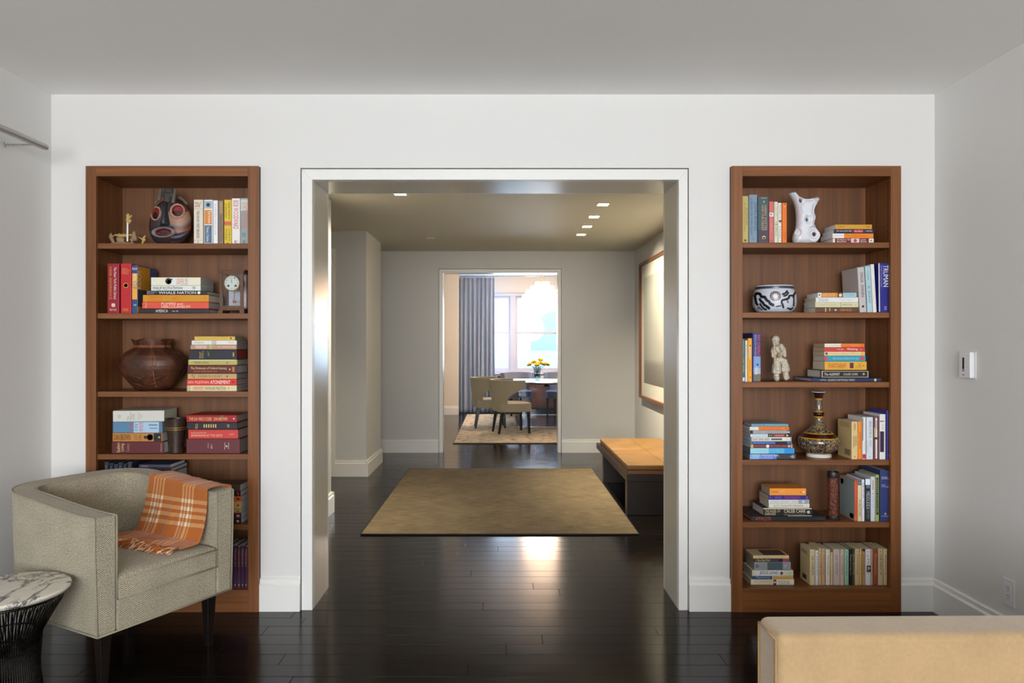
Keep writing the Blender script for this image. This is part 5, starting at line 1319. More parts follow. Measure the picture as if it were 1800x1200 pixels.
LOW = [
 (1423.6, 1432.6, 966, (226, 206, 156), 'cream paperback at the outer end of the lowest row, back cover showing', 'THE COMPLETE', INK),
 (1433.2, 1438.8, 967.7, (222, 222, 230), 'pale lavender paperback second in the lowest row', 'STORIES', (150, 150, 170)),
 (1439.2, 1443.8, 964, (222, 196, 136), 'narrow straw paperback third in the lowest row', 'HOUSE OF', (90, 60, 30)),
 (1444.2, 1450.6, 964.4, (206, 166, 132), 'peach tan paperback fourth in the lowest row', 'THE JOY LUCK', (70, 50, 60)),
 (1451.6, 1459.2, 966, (226, 222, 204), 'off-white paperback fifth in the lowest row', 'Henry James', (50, 56, 90)),
 (1460, 1464.2, 971, (224, 196, 150), 'shortest narrow sand paperback in the lowest row', 'ESSAYS', (190, 150, 110)),
 (1464.8, 1476.4, 965.8, (206, 190, 178), 'widest greyish beige paperback in the lowest row', 'LEO TOLSTOY', (96, 84, 120)),
 (1477, 1483.8, 965.8, (218, 192, 170), 'rosy beige paperback right of the widest one', 'ANNA KARENINA', (110, 70, 100)),
 (1484.4, 1492.2, 965.8, (156, 194, 170), 'mint green paperback in the lowest row', 'The Portrait of a', (60, 90, 110)),
 (1492.8, 1497.8, 965, (22, 22, 22), 'slim black paperback beside the mint green one', 'Beginning of', (190, 190, 190)),
 (1498.2, 1502.3, 964.4, (70, 72, 50), 'slim dark olive paperback right of the black one', 'BIG BOOK', (196, 190, 110)),
 (1502.8, 1510.8, 965, (214, 182, 140), 'tan paperback right of the dark olive one', 'Dostoevsky', (90, 70, 60)),
 (1511.2, 1514.8, 964.4, (216, 190, 120), 'narrow ochre paperback in the lowest row', 'NOVELS', (130, 96, 50)),
 (1515.6, 1520.8, 965, (196, 152, 96), 'brown-gold paperback with a black head in the lowest row', 'Shadow', (80, 40, 20)),
 (1521.3, 1530.8, 965.4, (224, 220, 222), 'pale paperback with a small portrait on its spine', 'a Memoir', (150, 120, 140)),
 (1531.3, 1534.3, 965.4, (206, 184, 150), 'narrowest beige paperback left of the rust-red one', 'NOTES', (80, 50, 50)),
 (1534.8, 1542.8, 964.4, (150, 74, 50), 'rust-red paperback in the lowest row', 'Romance', (206, 150, 110)),
 (1543.5, 1552.3, 964.4, (200, 180, 138), 'khaki beige paperback second from the inner end', 'THE SPIRIT OF', (60, 56, 50)),
 (1553, 1560, 965, (222, 196, 146), 'pale straw paperback at the inner end of the lowest row', 'Middlemarch', (70, 70, 80)),
]
items = []
for i, (a, b, t, c, lb, s, tc) in enumerate(LOW):
    de = [T(s, tc, .16, .72, .3, .72), D(tuple(int(k * .6) for k in c), .07, .5, .0022)]
    if i == 14: de += [B((40, 34, 40), .45, .64, .2, .95), D((230, 170, 130), .53, .62, .006)]
    if i == 13: de += [B(INK, .0, .06)]
    kw = K(y=YB2, pg=(150, 138, 112), dp=.12)
    if i == 0: kw['side'] = (('L', (60, 54, 48), .12, .14, .3, .92), ('L', (60, 54, 48), .17, .19, .3, .92), ('L', (60, 54, 48), .80, .93, .35, .75))
    items.append((a, b, t, c, lb, de, kw))
row(1032.5, 'old paperbacks in the lowest row', items, bottom=1028.5)

# ================================================================== ornaments on the shelves
def px_local(cx, py0, Y):
    """pixel -> local metres around a thing that stands at pixel column cx with its foot at pixel row py0"""
    return lambda px, py: ((px - cx) * Y / F_PX, (py0 - py) * Y / F_PX)

# --- carved mask
YM = 3.735
L = px_local(299.5, 427, YM)
mk = thing('carved_mask', 'dark carved wooden mask with red ringed eyes and a crest', 'mask', (X(299.5, YM), YM, zs(427.5) + .0008))
out = [(300, 344.5), (312, 345.5), (322, 350), (330, 359), (335.5, 372), (336.8, 386), (335, 400), (330, 412), (322, 421), (312, 425.5), (298, 426.8), (284, 426.3), (274, 422), (267.5, 414), (263.5, 403), (262.6, 391), (264.5, 378), (269, 366), (277, 355), (288, 347)]
def smooth_poly(p, n=3):
    for _ in range(n):
        q = []
        for i in range(len(p)):
            a, b = p[i], p[(i + 1) % len(p)]
            q += [(a[0] * .75 + b[0] * .25, a[1] * .75 + b[1] * .25), (a[0] * .25 + b[0] * .75, a[1] * .25 + b[1] * .75)]
        p = q
    return p
U = F_PX / YM
MX_, MZ_ = X(299.5, YM), zs(427.5)
def to_px(x, z, t=0.0):   # where a point of the carving at depth t in front of its rim lies in the picture it was measured from
    return VPX + (MX_ + x) * F_PX / (YM - t), VPY + (EYE - MZ_ - z) * F_PX / (YM - t)
def ell(px, py, cx, cy, rx, ry, ang=0.0):
    dx, dy = px - cx, py - cy; c, s = math.cos(ang), math.sin(ang)
    return math.hypot((dx * c + dy * s) / rx, (-dx * s + dy * c) / ry)
def sst(a, b, x):
    t = min(max((x - a) / (b - a), 0), 1); return t * t * (3 - 2 * t)
def mask_front(d, x, z):
    t = .045 * math.sqrt(1 - (1 - min(d / .075, 1)) ** 2)
    px, py = to_px(x, z, t)
    nose_x = 292 - (py - 350) * .045
    if 346 < py < 399:
        w = 4.0 + max(0, (py - 370) / 29) * 5.5; k = abs(px - nose_x) / w
        t += .028 * max(0, 1 - k * k) * sst(346, 362, py) * (1 - sst(394, 399, py)) * (.55 + .45 * sst(360, 390, py))
    for e in (ell(px, py, 273.5, 375, 8.5, 12, .2), ell(px, py, 312, 370.5, 12.5, 12)):
        t += .007 * math.exp(-((e - .95) / .16) ** 2) - .010 * (1 - sst(.55, .85, e))
    m = ell(px, py, 287, 408.5, 19, 8.5, -.03)
    t += .010 * math.exp(-((m - .95) / .2) ** 2) - .014 * (1 - sst(.5, .82, m))
    t += .004 * math.sin(ell(px, py, 306, 372, 18, 20) * 14) * (1 if ell(px, py, 312, 380, 26, 26) > 1.15 and px > 300 and py > 372 else 0) * .5
    return max(t, .002)
def mask_paint(co):
    px, py = to_px(co.x, co.z, -co.y)
    if co.y > 0.001: return C(40, 28, 24)
    n = math.sin(px * 1.7 + py * .6) * math.sin(py * 1.3 - px * .4)
    col = (58 + n * 8, 40 + n * 6, 40 + n * 6)
    if py > 400 and px < 283: col = (44, 44, 54)
    if 305 < px < 325 and 398 < py < 420: col = (50, 52, 64)
    r = ell(px, py, 314, 375, 24, 21)
    if px > 296 and r < 1.0 and py > 372: col = (158 + n * 14, 116 + n * 12, 94 + n * 10)
    if px > 296 and 1.0 <= r < 1.16 and py > 372: col = (106, 106, 104)
    if px > 306 and 1.16 <= r < 1.50 and py > 384: col = (140, 76, 38) if r > 1.32 else (124, 46, 34)
    if px > 302 and 1.50 <= r < 1.60 and py > 384: col = (120, 114, 106)
    if px > 296 and 1.62 <= r < 2.2 and 386 < py < 412: col = (96, 54, 52) if int(r * 14) % 2 else (66, 44, 44)
    if px > 322 and py < 372: col = (130, 58, 40) if int(ell(px, py, 312, 372, 13, 13) * 7) % 2 else (70, 60, 56)
    nx = 292 - (py - 350) * .045; w = 4.0 + max(0, (py - 370) / 29) * 6.5
    if abs(px - nx) < w and 346 < py < 399: col = (40, 40, 48)
    for e in (ell(px, py, 273.5, 375, 8.5, 12, .2), ell(px, py, 312, 370.5, 12.5, 12)):
        if .84 < e < 1.06: col = (178, 146, 124)
        elif .72 < e <= .84: col = (126, 66, 60)
        elif e <= .72: col = (140, 28, 30)
    if ell(px, py, 273.5, 379, 4.5, 6.5) < 1 or (ell(px, py, 311, 373.5, 8, 3.6) < 1): col = (24, 16, 18)
    m = ell(px, py, 287, 408.5, 19, 8.5, -.03)
    if .74 < m < 1.12: col = (128, 122, 116)
    elif m <= .74: col = (112, 24, 26) if py < 407 or m > .5 else (28, 12, 14)
    return C(*[min(255, max(0, v)) for v in col])
poly = [L(*p) for p in smooth_poly(out, 2)]
me = inflate(poly, [], .0019, mask_front, lambda d, x, z: .006, 'face', painted('mask_paint', .42, 300))
paint_mesh(me, mask_paint); mesh_obj('face', me, mk, smooth=0)
M_CREST = cloth('mask_crest', (72, 66, 62), .3, 200, .6, 0); M_CREST2 = cloth('mask_crest_pale', (104, 94, 84), .25, 200, .6, 0)
def lp(px, py, y=-.02): a = L(px, py); return (a[0], y, a[1])
me = blob([(lp(298, 332, -.01), (.026, .018, .020)), (lp(291, 338, -.012), .016, lp(305, 338, -.012), .016), (lp(298, 340, -.012), .024, lp(298, 349, -.02), .020), (lp(293, 328, -.01), .008, lp(303, 328, -.01), .008)], .0028, 'crest_figure', M_CREST); mesh_obj('crest_figure', me, mk, smooth=0)
for a, b in (((284.5, 329), (284, 347)), ((310, 329), (308.5, 352))):
    me = blob([(lp(a[0], a[1], -.012), .0075, lp(b[0], b[1], -.026), .010)], .0024, 'crest_horn', M_CREST2); mesh_obj('crest_horn', me, mk, smooth=0)
me = blob([(lp(318, 343, -.012), .0075, lp(325, 347, -.018), .008), (lp(325, 347, -.018), .008, lp(331, 354, -.02), .0075)], .0028, 'brow_ridge', M_CREST2); mesh_obj('brow_ridge', me, mk, smooth=0)
me = blob([(lp(283, 344, -.02), .0055, lp(279, 353, -.034), .007)], .0028, 'brow_ridge', M_CREST2); mesh_obj('brow_ridge', me, mk, smooth=0)

# --- bronze boat group with a tall pole
YBt = 3.70; L2 = px_local(216, 427, YBt)
bt = thing('bronze_boat', 'small bronze boat with crouching figures and a tall pale pole', 'figurine', (X(216, YBt), YBt, zs(427.5) + .0008))
M_BRZ = cloth('aged_bronze', (150, 122, 94), .3, 220, .42, 0); M_BRZ2 = cloth('aged_bronze_gold', (190, 160, 98), .3, 220, .38, 0)
def q(px, py, y=0.0): a = L2(px, py); return (a[0], y, a[1])
me = blob([(q(197, 425.3), 0.00810, q(234, 425.3), 0.00810), (q(201, 425), 0.00945, q(214, 424.5), 0.00877), (q(214, 424.5), 0.00877, q(230, 425), 0.00810)], .0022, 'base', M_BRZ); mesh_obj('base', me, bt, smooth=0)
me = blob([(q(195, 408), 0.00607, q(194.5, 413), 0.00877), (q(194.5, 413), 0.00945, q(198, 419), 0.01013), (q(198, 419), 0.00945, q(201, 425), 0.00540), (q(197, 412), 0.00540, q(202, 410), 0.00405)], .0018, 'rearing_animal', M_BRZ); mesh_obj('rearing_animal', me, bt, smooth=0)
me = blob([(q(203, 409.5), 0.00473, q(212, 411), 0.00810), (q(212, 411), 0.00877, q(222, 410.5), 0.00743), (q(222, 410.5), 0.00675, q(233, 409), 0.00405)], .0018, 'hull', M_BRZ2); mesh_obj('hull', me, bt, smooth=0)
me = blob([(q(209, 417), 0.01350, q(215, 417.5), 0.01215), (q(210, 420), 0.01350, q(216, 421.5), 0.01080)], .002, 'crouching_figure', M_BRZ); mesh_obj('crouching_figure', me, bt, smooth=0)
me = blob([(q(236, 406), 0.01013, q(236, 412), 0.01350), (q(234, 414), 0.01080, q(238, 416), 0.01080), (q(230, 418), 0.00675, q(239, 418), 0.00675), (q(232, 421), 0.00540, q(232, 424), 0.00540)], .002, 'seated_figure', M_BRZ); mesh_obj('seated_figure', me, bt, smooth=0)
for k in range(5): MB().ball(q(206 + k * 3.6, 408.4 - (k % 2) * 1.0), .0032, 8, 6).build('rower', M_BRZ2, bt, smooth=0)
MB().tube([q(226.2, 421.5, -.012), q(226.5, 387.5, -.012)], .0046, 8).build('pole', flat((232, 228, 214), .3), bt, smooth=40)
me = blob([(q(226.5, 386.5, -.012), 0.00810, q(231, 385.5, -.012), 0.00810), (q(227, 385, -.012), 0.00675, q(227.2, 380, -.012), 0.00877), (q(227.2, 376.5, -.012), (.0095, .0095, .0125)), (q(231, 380, -.012), 0.00270, q(233, 376.5, -.012), 0.00459), (q(229.5, 387, -.012), 0.00540, q(230, 389, -.012), 0.00405), (q(225, 383, -.012), 0.00270, q(223.4, 383, -.012), 0.00338)], .0016, 'pole_bird', M_BRZ2); mesh_obj('pole_bird', me, bt, smooth=0)
bd2 = thing('bronze_bird', 'tiny bronze bird standing between the boat and the mask', 'figurine', (X(251.5, YBt), YBt, zs(427.5) + .0008))
L3 = px_local(251.5, 427, YBt)
def q3(px, py): a = L3(px, py); return (a[0], 0, a[1])
me = blob([(q3(249, 425.8), 0.00405, q3(253, 425.6), 0.00405), (q3(250, 424), 0.00405, q3(252, 420), 0.00675), (q3(250.5, 417), 0.00675, q3(254, 418), 0.00675), (q3(253, 414), 0.00540, q3(255.5, 410.5), 0.00270), (q3(249, 416), 0.00405, q3(244, 413.5), 0.00243)], .0015, 'body', M_BRZ2); mesh_obj('body', me, bd2, smooth=0)
MB().tube([q3(244.5, 413.6), q3(241.2, 413)], .0011, 5).build('beak', M_BRZ, bd2, smooth=0)

# --- carriage clock
YC = 3.655
ck = thing('mantel_clock', 'wooden mantel clock with a white dial behind glass', 'clock', (X(407, YC), YC, zs(550.5) + .0008))
LC = px_local(407, 550, YC); k_ = YC / F_PX
M_CKW = wood('clock_wood', (70, 40, 22), (116, 74, 42), 'z', .3); M_CKB = flat((148, 112, 60), .3, .8)
def cb(x0, x1, y0, y1, p0, p1): a, b = LC(x0, p1), LC(x1, p0); return MB().box(a[0], b[0], y0, y1, a[1], b[1])
DP = .105
cb(384, 429, .002, DP, 541.5, 545).build('base', M_CKW, ck, bevel=.0015)
for x0, x1 in ((383, 391), (421, 429)): cb(x0, x1, .0, DP, 545, 549.9).build('foot', M_CKW, ck, bevel=.001)
cb(382, 431, -.004, DP + .003, 473, 475.5).build('cornice', M_CKW, ck, bevel=.0015)
cb(384, 429, .0, DP, 475.5, 479).build('top_board', M_CKW, ck, bevel=.001)
for x0, x1 in ((385.5, 389.5), (421.5, 427)):
    cb(x0, x1, .003, .012, 479, 541.5).build('front_post', M_CKW, ck, bevel=.001); cb(x0, x1, DP - .012, DP - .002, 479, 541.5).build('back_post', M_CKW, ck, bevel=.001)
cb(389.5, 421.5, .003, .010, 479, 481.5).build('front_rail', M_CKW, ck); cb(389.5, 421.5, .003, .010, 536.5, 541.5).build('front_rail', M_CKW, ck)
cb(389.5, 421.5, DP - .006, DP - .003, 479, 541.5).build('back_pane', flat((206, 198, 204), .25, .3), ck)  # pale lavender colour stands in for a reflection in the pane
cb(390.3, 420.8, .006, .008, 481.5, 536.5).build('front_pane', glass('clock_glass', (245, 248, 250), 0, 1.4), ck)
dcx, dcz = LC(405.5, 496.5)
def disc(r, y0, y1, nm, m, n=36): return MB().tube([(dcx, y1, dcz), (dcx, y0, dcz)], r, n).build(nm, m, ck, smooth=30)
disc(14.4 * k_, .016, .030, 'bezel', M_CKB); disc(12.6 * k_, .0145, .0158, 'dial', flat((236, 236, 220), .4))
for h in range(12):
    a = PI / 2 - 2 * PI * h / 12; s = str(12 if h == 0 else h); r = 10.2 * k_; w = 2.3 * k_ * (1.3 if len(s) > 1 else .8)
    lettering('numeral', s, flat((70, 70, 72), .5), ck, (dcx + r * math.cos(a) - w / 2, .0144, dcz + r * math.sin(a) - 1.4 * k_), (1, 0, 0), (0, 0, 1), (0, -1, 0), w, 2.8 * k_, .0002)
for dx in (-5.8, 6.8):
    MB().tube([(dcx + dx * k_, .0144, dcz - 4.7 * k_), (dcx + dx * k_, .0138, dcz - 4.7 * k_)], 1.9 * k_, 12).build('winding_hole', M_BLACK, ck)
for ang, ln, nm in ((98, 5.5, 'hour_hand'), (92, 8.5, 'minute_hand')):
    a = math.radians(ang); MB().tube([(dcx, .0135, dcz), (dcx + ln * k_ * math.cos(a), .0135, dcz + ln * k_ * math.sin(a))], [.0016, .0008], 5).build(nm, flat((150, 110, 60), .3, .6), ck)
MB().tube([(dcx, .05, dcz - .03), (dcx, .05, dcz - .09)], .0015, 6).build('pendulum_rod', M_CKB, ck)
MB().tube([(dcx, .045, dcz - .092), (dcx, .055, dcz - .092)], .008, 16).build('pendulum_bob', M_CKB, ck)

# --- leathery gathered pot
YP = 3.765; UP = F_PX / YP
pt = thing('gathered_pot', 'brown leathery pot with a gathered rim tied by a cord', 'pot', (X(268, YP), YP, zs(688) + .0008))
def pr(r, py): return (r / UP, (686 - py) / UP)
pp_ = [pr(24, 686), pr(31, 683.5), pr(42, 672), pr(52, 660), pr(58, 649), pr(60, 641), pr(58.5, 633), pr(53, 624.5), pr(45, 618.5), pr(37, 614.2), pr(31.5, 611.5), pr(29.5, 609.5), pr(29.8, 607.5), pr(31.5, 604), pr(34.2, 599.5), pr(35.5, 597), pr(33.5, 597.5), pr(29, 603), pr(27, 609), pr(27, 640)]
zn = (686 - 612) / UP
def pot_r(a, z):
    k = math.exp(-((z - zn) / .035) ** 2)
    up = sst(zn, zn + .05, z)
    return 1 + .060 * k * math.sin(a * 9 + .6) + .050 * up * math.sin(a * 7 + 1) + .012 * math.sin(a * 5) * (1 - up)
def pot_z(a, z): return .006 * sst(zn + .01, zn + .045, z) * math.sin(a * 5 + 2.2)
def pot_mat():
    t = NT('leathery_clay'); v = t.coord('Object'); a = t.noise(v, 14.0, 6.0, .65, .8); b = t.noise(v, 60.0, 4.0, .6)
    t.l(t.ramp(a, [(.28, C(40, 22, 15)), (.52, C(78, 44, 28)), (.78, C(112, 66, 42))]), t.b.inputs['Base Color']); t.set(Roughness=.45)
    t.bump(t.math('MULTIPLY_ADD', b, .5, a), .35, .004); return t.m
# densify the profile so the pleats show
pd = []
for i in range(len(pp_) - 1):
    for k in range(4):
        f = k / 4; pd.append((pp_[i][0] + (pp_[i + 1][0] - pp_[i][0]) * f, pp_[i][1] + (pp_[i + 1][1] - pp_[i][1]) * f))
pd.append(pp_[-1])
pt.scale = (.965, .70, .985)
MB().lathe(pd, 120, rf=pot_r, zf=pot_z).build('body', pot_mat(), pt, smooth=0)
M_CORD = flat((128, 76, 48), .6)
cz = (686 - 609.6) / UP; cr_ = 30.6 / UP
for dz in (0, .006):
    MB().tube([(cr_ * pot_r(a, cz + dz) * math.cos(a), cr_ * pot_r(a, cz + dz) * math.sin(a), cz + dz) for a in [2 * PI * k / 60 for k in range(61)]], .0034, 6).build('cord', M_CORD, pt, smooth=0)
def on_pot(px, py):
    z = (686 - py) / UP; r = 0
    for (r0, z0), (r1, z1) in zip(pp_[:11], pp_[1:12]):
        if z0 <= z <= z1: r = r0 + (r1 - r0) * (z - z0) / max(z1 - z0, 1e-6)
    x = (px - 268) / UP; return (x, -math.sqrt(max(r * r - x * x, 0)) - .003, z)
for pts in ([(277, 611.5), (281, 619), (284.5, 628), (287, 634), (290, 644)], [(279, 611.5), (285, 620), (290, 628), (293, 636), (292, 645)], [(288, 652), (287.5, 662), (286.5, 672), (285.5, 678)]):
    MB().tube([on_pot(*p) for p in pts], .0026, 6).build('cord_end', M_CORD, pt, smooth=0)
for pts in ([(250, 660), (262, 663), (268, 668)], [(252, 668), (262, 666), (270, 661)], [(274, 664), (284, 659), (294, 657)], [(276, 670), (288, 666), (298, 661)], [(244, 672), (258, 676), (266, 680)], [(270, 678), (282, 674), (294, 670)], [(232, 664), (242, 669)], [(300, 668), (308, 662)], [(262, 648), (270, 645), (278, 640)], [(256, 642), (264, 648)]):
    MB().tube([on_pot(*p) for p in pts], [.0012] + [.0028] * (len(pts) - 2) + [.0010], 5).build('carved_reed', flat((98, 57, 37), .5), pt, smooth=0)
MB().ball(on_pot(285.5, 678.5), .005, 8, 6).build('bead', M_CORD, pt, smooth=0)
MB().ball(on_pot(276.5, 611), .006, 8, 6).build('knot', M_CORD, pt, smooth=0)

# --- dark wooden cup
YU = 3.675; UU = F_PX / YU
cp = thing('wooden_cup', 'dark tapered wooden cup with a gilt rope band', 'cup', (X(310, YU), YU, zs(798) + .0008))
cpf = [(11.2, 0), (12.2, 1), (12.4, 5), (13.6, 22), (15.0, 36), (16.8, 50), (17.8, 58), (18.3, 60.5), (16.6, 60.6), (15.6, 55), (12, 20), (9, 6)]
t = NT('dark_carved_wood'); v = t.coord('Object'); a = t.noise(v, 40.0, 6.0, .6, .4)
t.l(t.ramp(a, [(.3, C(26, 16, 12)), (.7, C(66, 42, 28))]), t.b.inputs['Base Color']); t.set(Roughness=.4); t.bump(a, .5, .003)
MB().lathe([(r / UU, z / UU) for r, z in cpf], 40).build('body', t.m, cp, smooth=40)
for zz, r in ((45.2, 16.5), (41.6, 16.0)):
    MB().tube([((r + .35 * math.sin(k * 1.6)) / UU * math.cos(2 * PI * k / 72), (r + .35 * math.sin(k * 1.6)) / UU * math.sin(2 * PI * k / 72), (zz + .3 * math.cos(k * 1.6)) / UU) for k in range(73)], .0019, 5).build('rope_band', flat((196, 160, 70), .35, .7), cp, smooth=0)

# --- white sculptural vase
YV = 3.72; LV = px_local(1413, 426, YV); UV_ = F_PX / YV
wv = thing('sculptural_vase', 'white sculptural vase with two spouts and pierced holes', 'vase', (X(1413, YV), YV, zs(426) + .0032))
def fc(x, y): return (1375 + x / 11.43, 325 + y / 11.43)
vo = [(130, 140), (185, 115), (250, 103), (275, 140), (320, 195), (390, 232), (470, 248), (550, 246), (620, 228), (680, 205), (742, 255), (700, 320), (655, 400), (632, 480), (630, 560), (652, 600), (655, 650), (640, 700), (625, 755), (650, 810), (700, 870), (740, 930), (748, 985), (730, 1040), (695, 1095), (650, 1158), (440, 1164), (250, 1160), (222, 1110), (208, 1050), (218, 990), (235, 920), (268, 850), (282, 760), (286, 640), (280, 520), (268, 420), (235, 310), (185, 215)]
vpoly = [LV(*fc(*p)) for p in vo]
hl = [LV(*fc(355, 288)) + (36 / 11.43 / UV_,), LV(*fc(482, 668)) + (30 / 11.43 / UV_,), LV(*fc(634, 955)) + (42 / 11.43 / UV_,)]
cc = [(LV(*fc(500, 400)), 160, 205, .017), (LV(*fc(560, 660)), 95, 100, .013), (LV(*fc(590, 960)), 150, 155, .018), (LV(*fc(280, 925)), 50, 75, .012)]
def vfront(d, x, z):
    t = .040 * math.sqrt(1 - (1 - min(d / .030, 1)) ** 2)
    for (cx, cz_), rx, rz, dp in cc:
        e = math.hypot((x - cx) * UV_ * 11.43 / rx, (z - cz_) * UV_ * 11.43 / rz)
        t -= dp * (1 - sst(.86, 1.0, e)) * min(1, d / .006)
        t += .003 * math.exp(-((e - 1.05) / .06) ** 2) * min(1, d / .008)
    return max(t, .002)
me = inflate(vpoly, hl, .0016, vfront, lambda d, x, z: max(.002, .040 * math.sqrt(1 - (1 - min(d / .030, 1)) ** 2)), 'body', flat((226, 228, 234), .38))
o = mesh_obj('body', me, wv, smooth=0)
md = o.modifiers.new('s', 'SMOOTH'); md.iterations = 1; md.factor = .4
MB().lathe([(.030, 0), (.030, .004)], 24).build('foot', flat((226, 228, 234), .38), wv)

# --- painted bowl
YBo = 3.735; UB = F_PX / YBo
bo = thing('painted_bowl', 'white round bowl painted with bold black strokes', 'bowl', (X(1361, YBo), YBo, zs(549) + .0008))
BX_, BZ_ = X(1361, YBo), zs(549)
def bp(r, y): return (r / UB, (548 - (490 + y / 18.)) / UB)
prof = [(18 / UB, 0.0), (24 / UB, .001), bp(29, 1010), bp(33.4, 930), bp(35.8, 830), bp(36.6, 720), bp(36.6, 600), bp(36.0, 480), bp(34.4, 390), bp(32.8, 320), bp(31.9, 300), bp(31.9, 240), bp(32.2, 220), bp(31.8, 190), bp(30.6, 186), bp(29.6, 200), bp(29, 300), bp(30, 500), bp(28, 850)]
dn = []
for i in range(len(prof) - 1):
    m_ = 12 if i < 11 else 3
    for k in range(m_):
        f = k / m_; dn.append((prof[i][0] + (prof[i + 1][0] - prof[i][0]) * f, prof[i][1] + (prof[i + 1][1] - prof[i][1]) * f))
dn.append(prof[-1])
strokes = [([(320, 500), (340, 470), (390, 470), (440, 470), (470, 490), (500, 560), (560, 580), (620, 580), (650, 640), (690, 690), (740, 710), (790, 790), (880, 830)], 26), ([(460, 650), (500, 710), (560, 760), (600, 830), (660, 860), (750, 930)], 24), ([(470, 800), (520, 880), (580, 940), (650, 975)], 18), ([(420, 880), (470, 940), (530, 980)], 10), ([(385, 915), (425, 965)], 8), ([(310, 560), (330, 680), (350, 780), (385, 815)], 22),
           ([(1190, 490), (1270, 460), (1320, 390)], 18), ([(1230, 545), (1320, 515), (1360, 440)], 16), ([(1575, 440), (1525, 540), (1420, 530), (1390, 560), (1370, 620), (1250, 660), (1170, 680), (1150, 740), (1180, 820), (1205, 905)], 18), ([(1320, 640), (1355, 755)], 10), ([(985, 880), (1130, 850)], 9), ([(1525, 540), (1540, 640), (1535, 850)], 16), ([(1340, 935), (1400, 940), (1420, 980), (1500, 920)], 14)]
def segd(p, a, b):
    vx, vy = b[0] - a[0], b[1] - a[1]; t = max(0, min(1, ((p[0] - a[0]) * vx + (p[1] - a[1]) * vy) / (vx * vx + vy * vy)))
    return math.hypot(p[0] - a[0] - t * vx, p[1] - a[1] - t * vy)
def bowl_paint(co):
    x = (VPX + (BX_ + co.x) * F_PX / (YBo + min(co.y, 0)) - 1310) * 18; y = (VPY + (EYE - BZ_ - co.z) * F_PX / (YBo + min(co.y, 0)) - 490) * 18
    W, K_ = C(206, 210, 222), C(22, 22, 28)
    rr = math.hypot(co.x, co.y) * UB
    yy = (548 - co.z * UB - 490) * 18
    if 222 < yy < 300 and rr > 30.8: return K_ if not (250 < yy < 272 and int(math.atan2(co.y, co.x) * 30) % 2) else C(120, 120, 126)
    if yy <= 222: return C(196, 210, 228)
    if co.y > 0: x = 918 - (x - 918) * .8
    e = math.hypot((x - 955) / 175, (y - 550) / 155)
    if .84 < e < 1.0: return K_
    if .45 < e <= .84: return C(150, 142, 136)
    if e <= .45: return C(226, 226, 228)
    for pts, w in strokes:
        for a, b in zip(pts, pts[1:]):
            if segd((x, y), a, b) < w * 1.8: return K_
    return W
bm_ = MB().lathe(dn, 220).mesh('body', painted('bowl_glaze', .3)); paint_mesh(bm_, bowl_paint); mesh_obj('body', bm_, bo, smooth=0)

# --- ivory figure of an old man with a staff
YI = 3.715; LI = px_local(1371, 671, YI)
iv = thing('ivory_figurine', 'carved ivory figurine of an old man leaning on a staff', 'figurine', (X(1371, YI), YI, zs(671.3) + .0040))
def fi(x, y, d=0.0): a = LI(1340 + x / 13.33, 585 + y / 13.33); return (a[0], d, a[1])
t = NT('aged_ivory'); a = t.noise(t.coord('Object'), 90.0, 5.0, .6)
t.l(t.ramp(a, [(.25, C(150, 138, 118)), (.6, C(212, 202, 182)), (.9, C(228, 220, 204))]), t.b.inputs['Base Color']); t.set(Roughness=.45); t.bump(a, .3, .0015)
M_IV = t.m
s_ = YI / F_PX / 13.33
caps = [(fi(290, 190, -.012), (92 * s_, 92 * s_, 100 * s_)), (fi(285, 270, -.016), (80 * s_, 80 * s_, 85 * s_)), (fi(300, 330, -.012), 50 * s_, fi(330, 400), 60 * s_),
        (fi(330, 400), 95 * s_, fi(350, 560), 105 * s_), (fi(350, 560), 100 * s_, fi(340, 720), 88 * s_), (fi(360, 620), 90 * s_, fi(500, 720), 80 * s_),
        (fi(430, 340), 62 * s_, fi(505, 430, .004), 60 * s_), (fi(505, 430, .004), 58 * s_, fi(505, 545, -.008), 48 * s_), (fi(505, 545, -.012), 40 * s_, fi(500, 575, -.016), 34 * s_),
        (fi(270, 400), 55 * s_, fi(230, 470, -.006), 48 * s_), (fi(230, 470, -.008), 45 * s_, fi(222, 585, -.016), 36 * s_),
        (fi(335, 720), 84 * s_, fi(330, 930), 96 * s_), (fi(330, 960), 66 * s_, fi(330, 1080), 70 * s_), (fi(320, 1105, -.01), 60 * s_, fi(350, 1105), 58 * s_),
        (fi(515, 700), 75 * s_, fi(535, 900), 90 * s_), (fi(535, 920), 66 * s_, fi(555, 1060), 70 * s_), (fi(540, 1090, -.008), 55 * s_, fi(590, 1080), 52 * s_),
        (fi(265, 250, -.034), 13 * s_, fi(262, 280, -.040), 20 * s_)]
me = blob(caps, .0016, 'body', M_IV, 2); mesh_obj('body', me, iv, smooth=0)
me = blob([(fi(300, 150, .004), (88 * s_, 84 * s_, 62 * s_))], .0018, 'hair', flat((120, 112, 98), .6)); mesh_obj('hair', me, iv, smooth=0)
for x in (255, 305): MB().ball(fi(x, 215, -.0305), .0021, 8, 6).build('eye', flat((90, 80, 68), .4), iv, smooth=0)
MB().tube([fi(245, 318, -.033), fi(285, 325, -.035), fi(310, 316, -.032)], .0014, 6).build('mouth', flat((110, 92, 78), .5), iv, smooth=0)
for z0, z1, cx, r0, r1 in ((770, 975, 330, 92, 104), (760, 930, 530, 84, 104)):
    MB().lathe([(r1 * s_, fi(0, z1)[2]), (r1 * .97 * s_, fi(0, z1 - 40)[2]), (r0 * s_, fi(0, z0)[2])], 24, (fi(cx, 0)[0], 0, 0), rf=lambda a, z: 1 + .05 * math.sin(a * 9)).build('robe_hem', M_IV, iv, smooth=40)
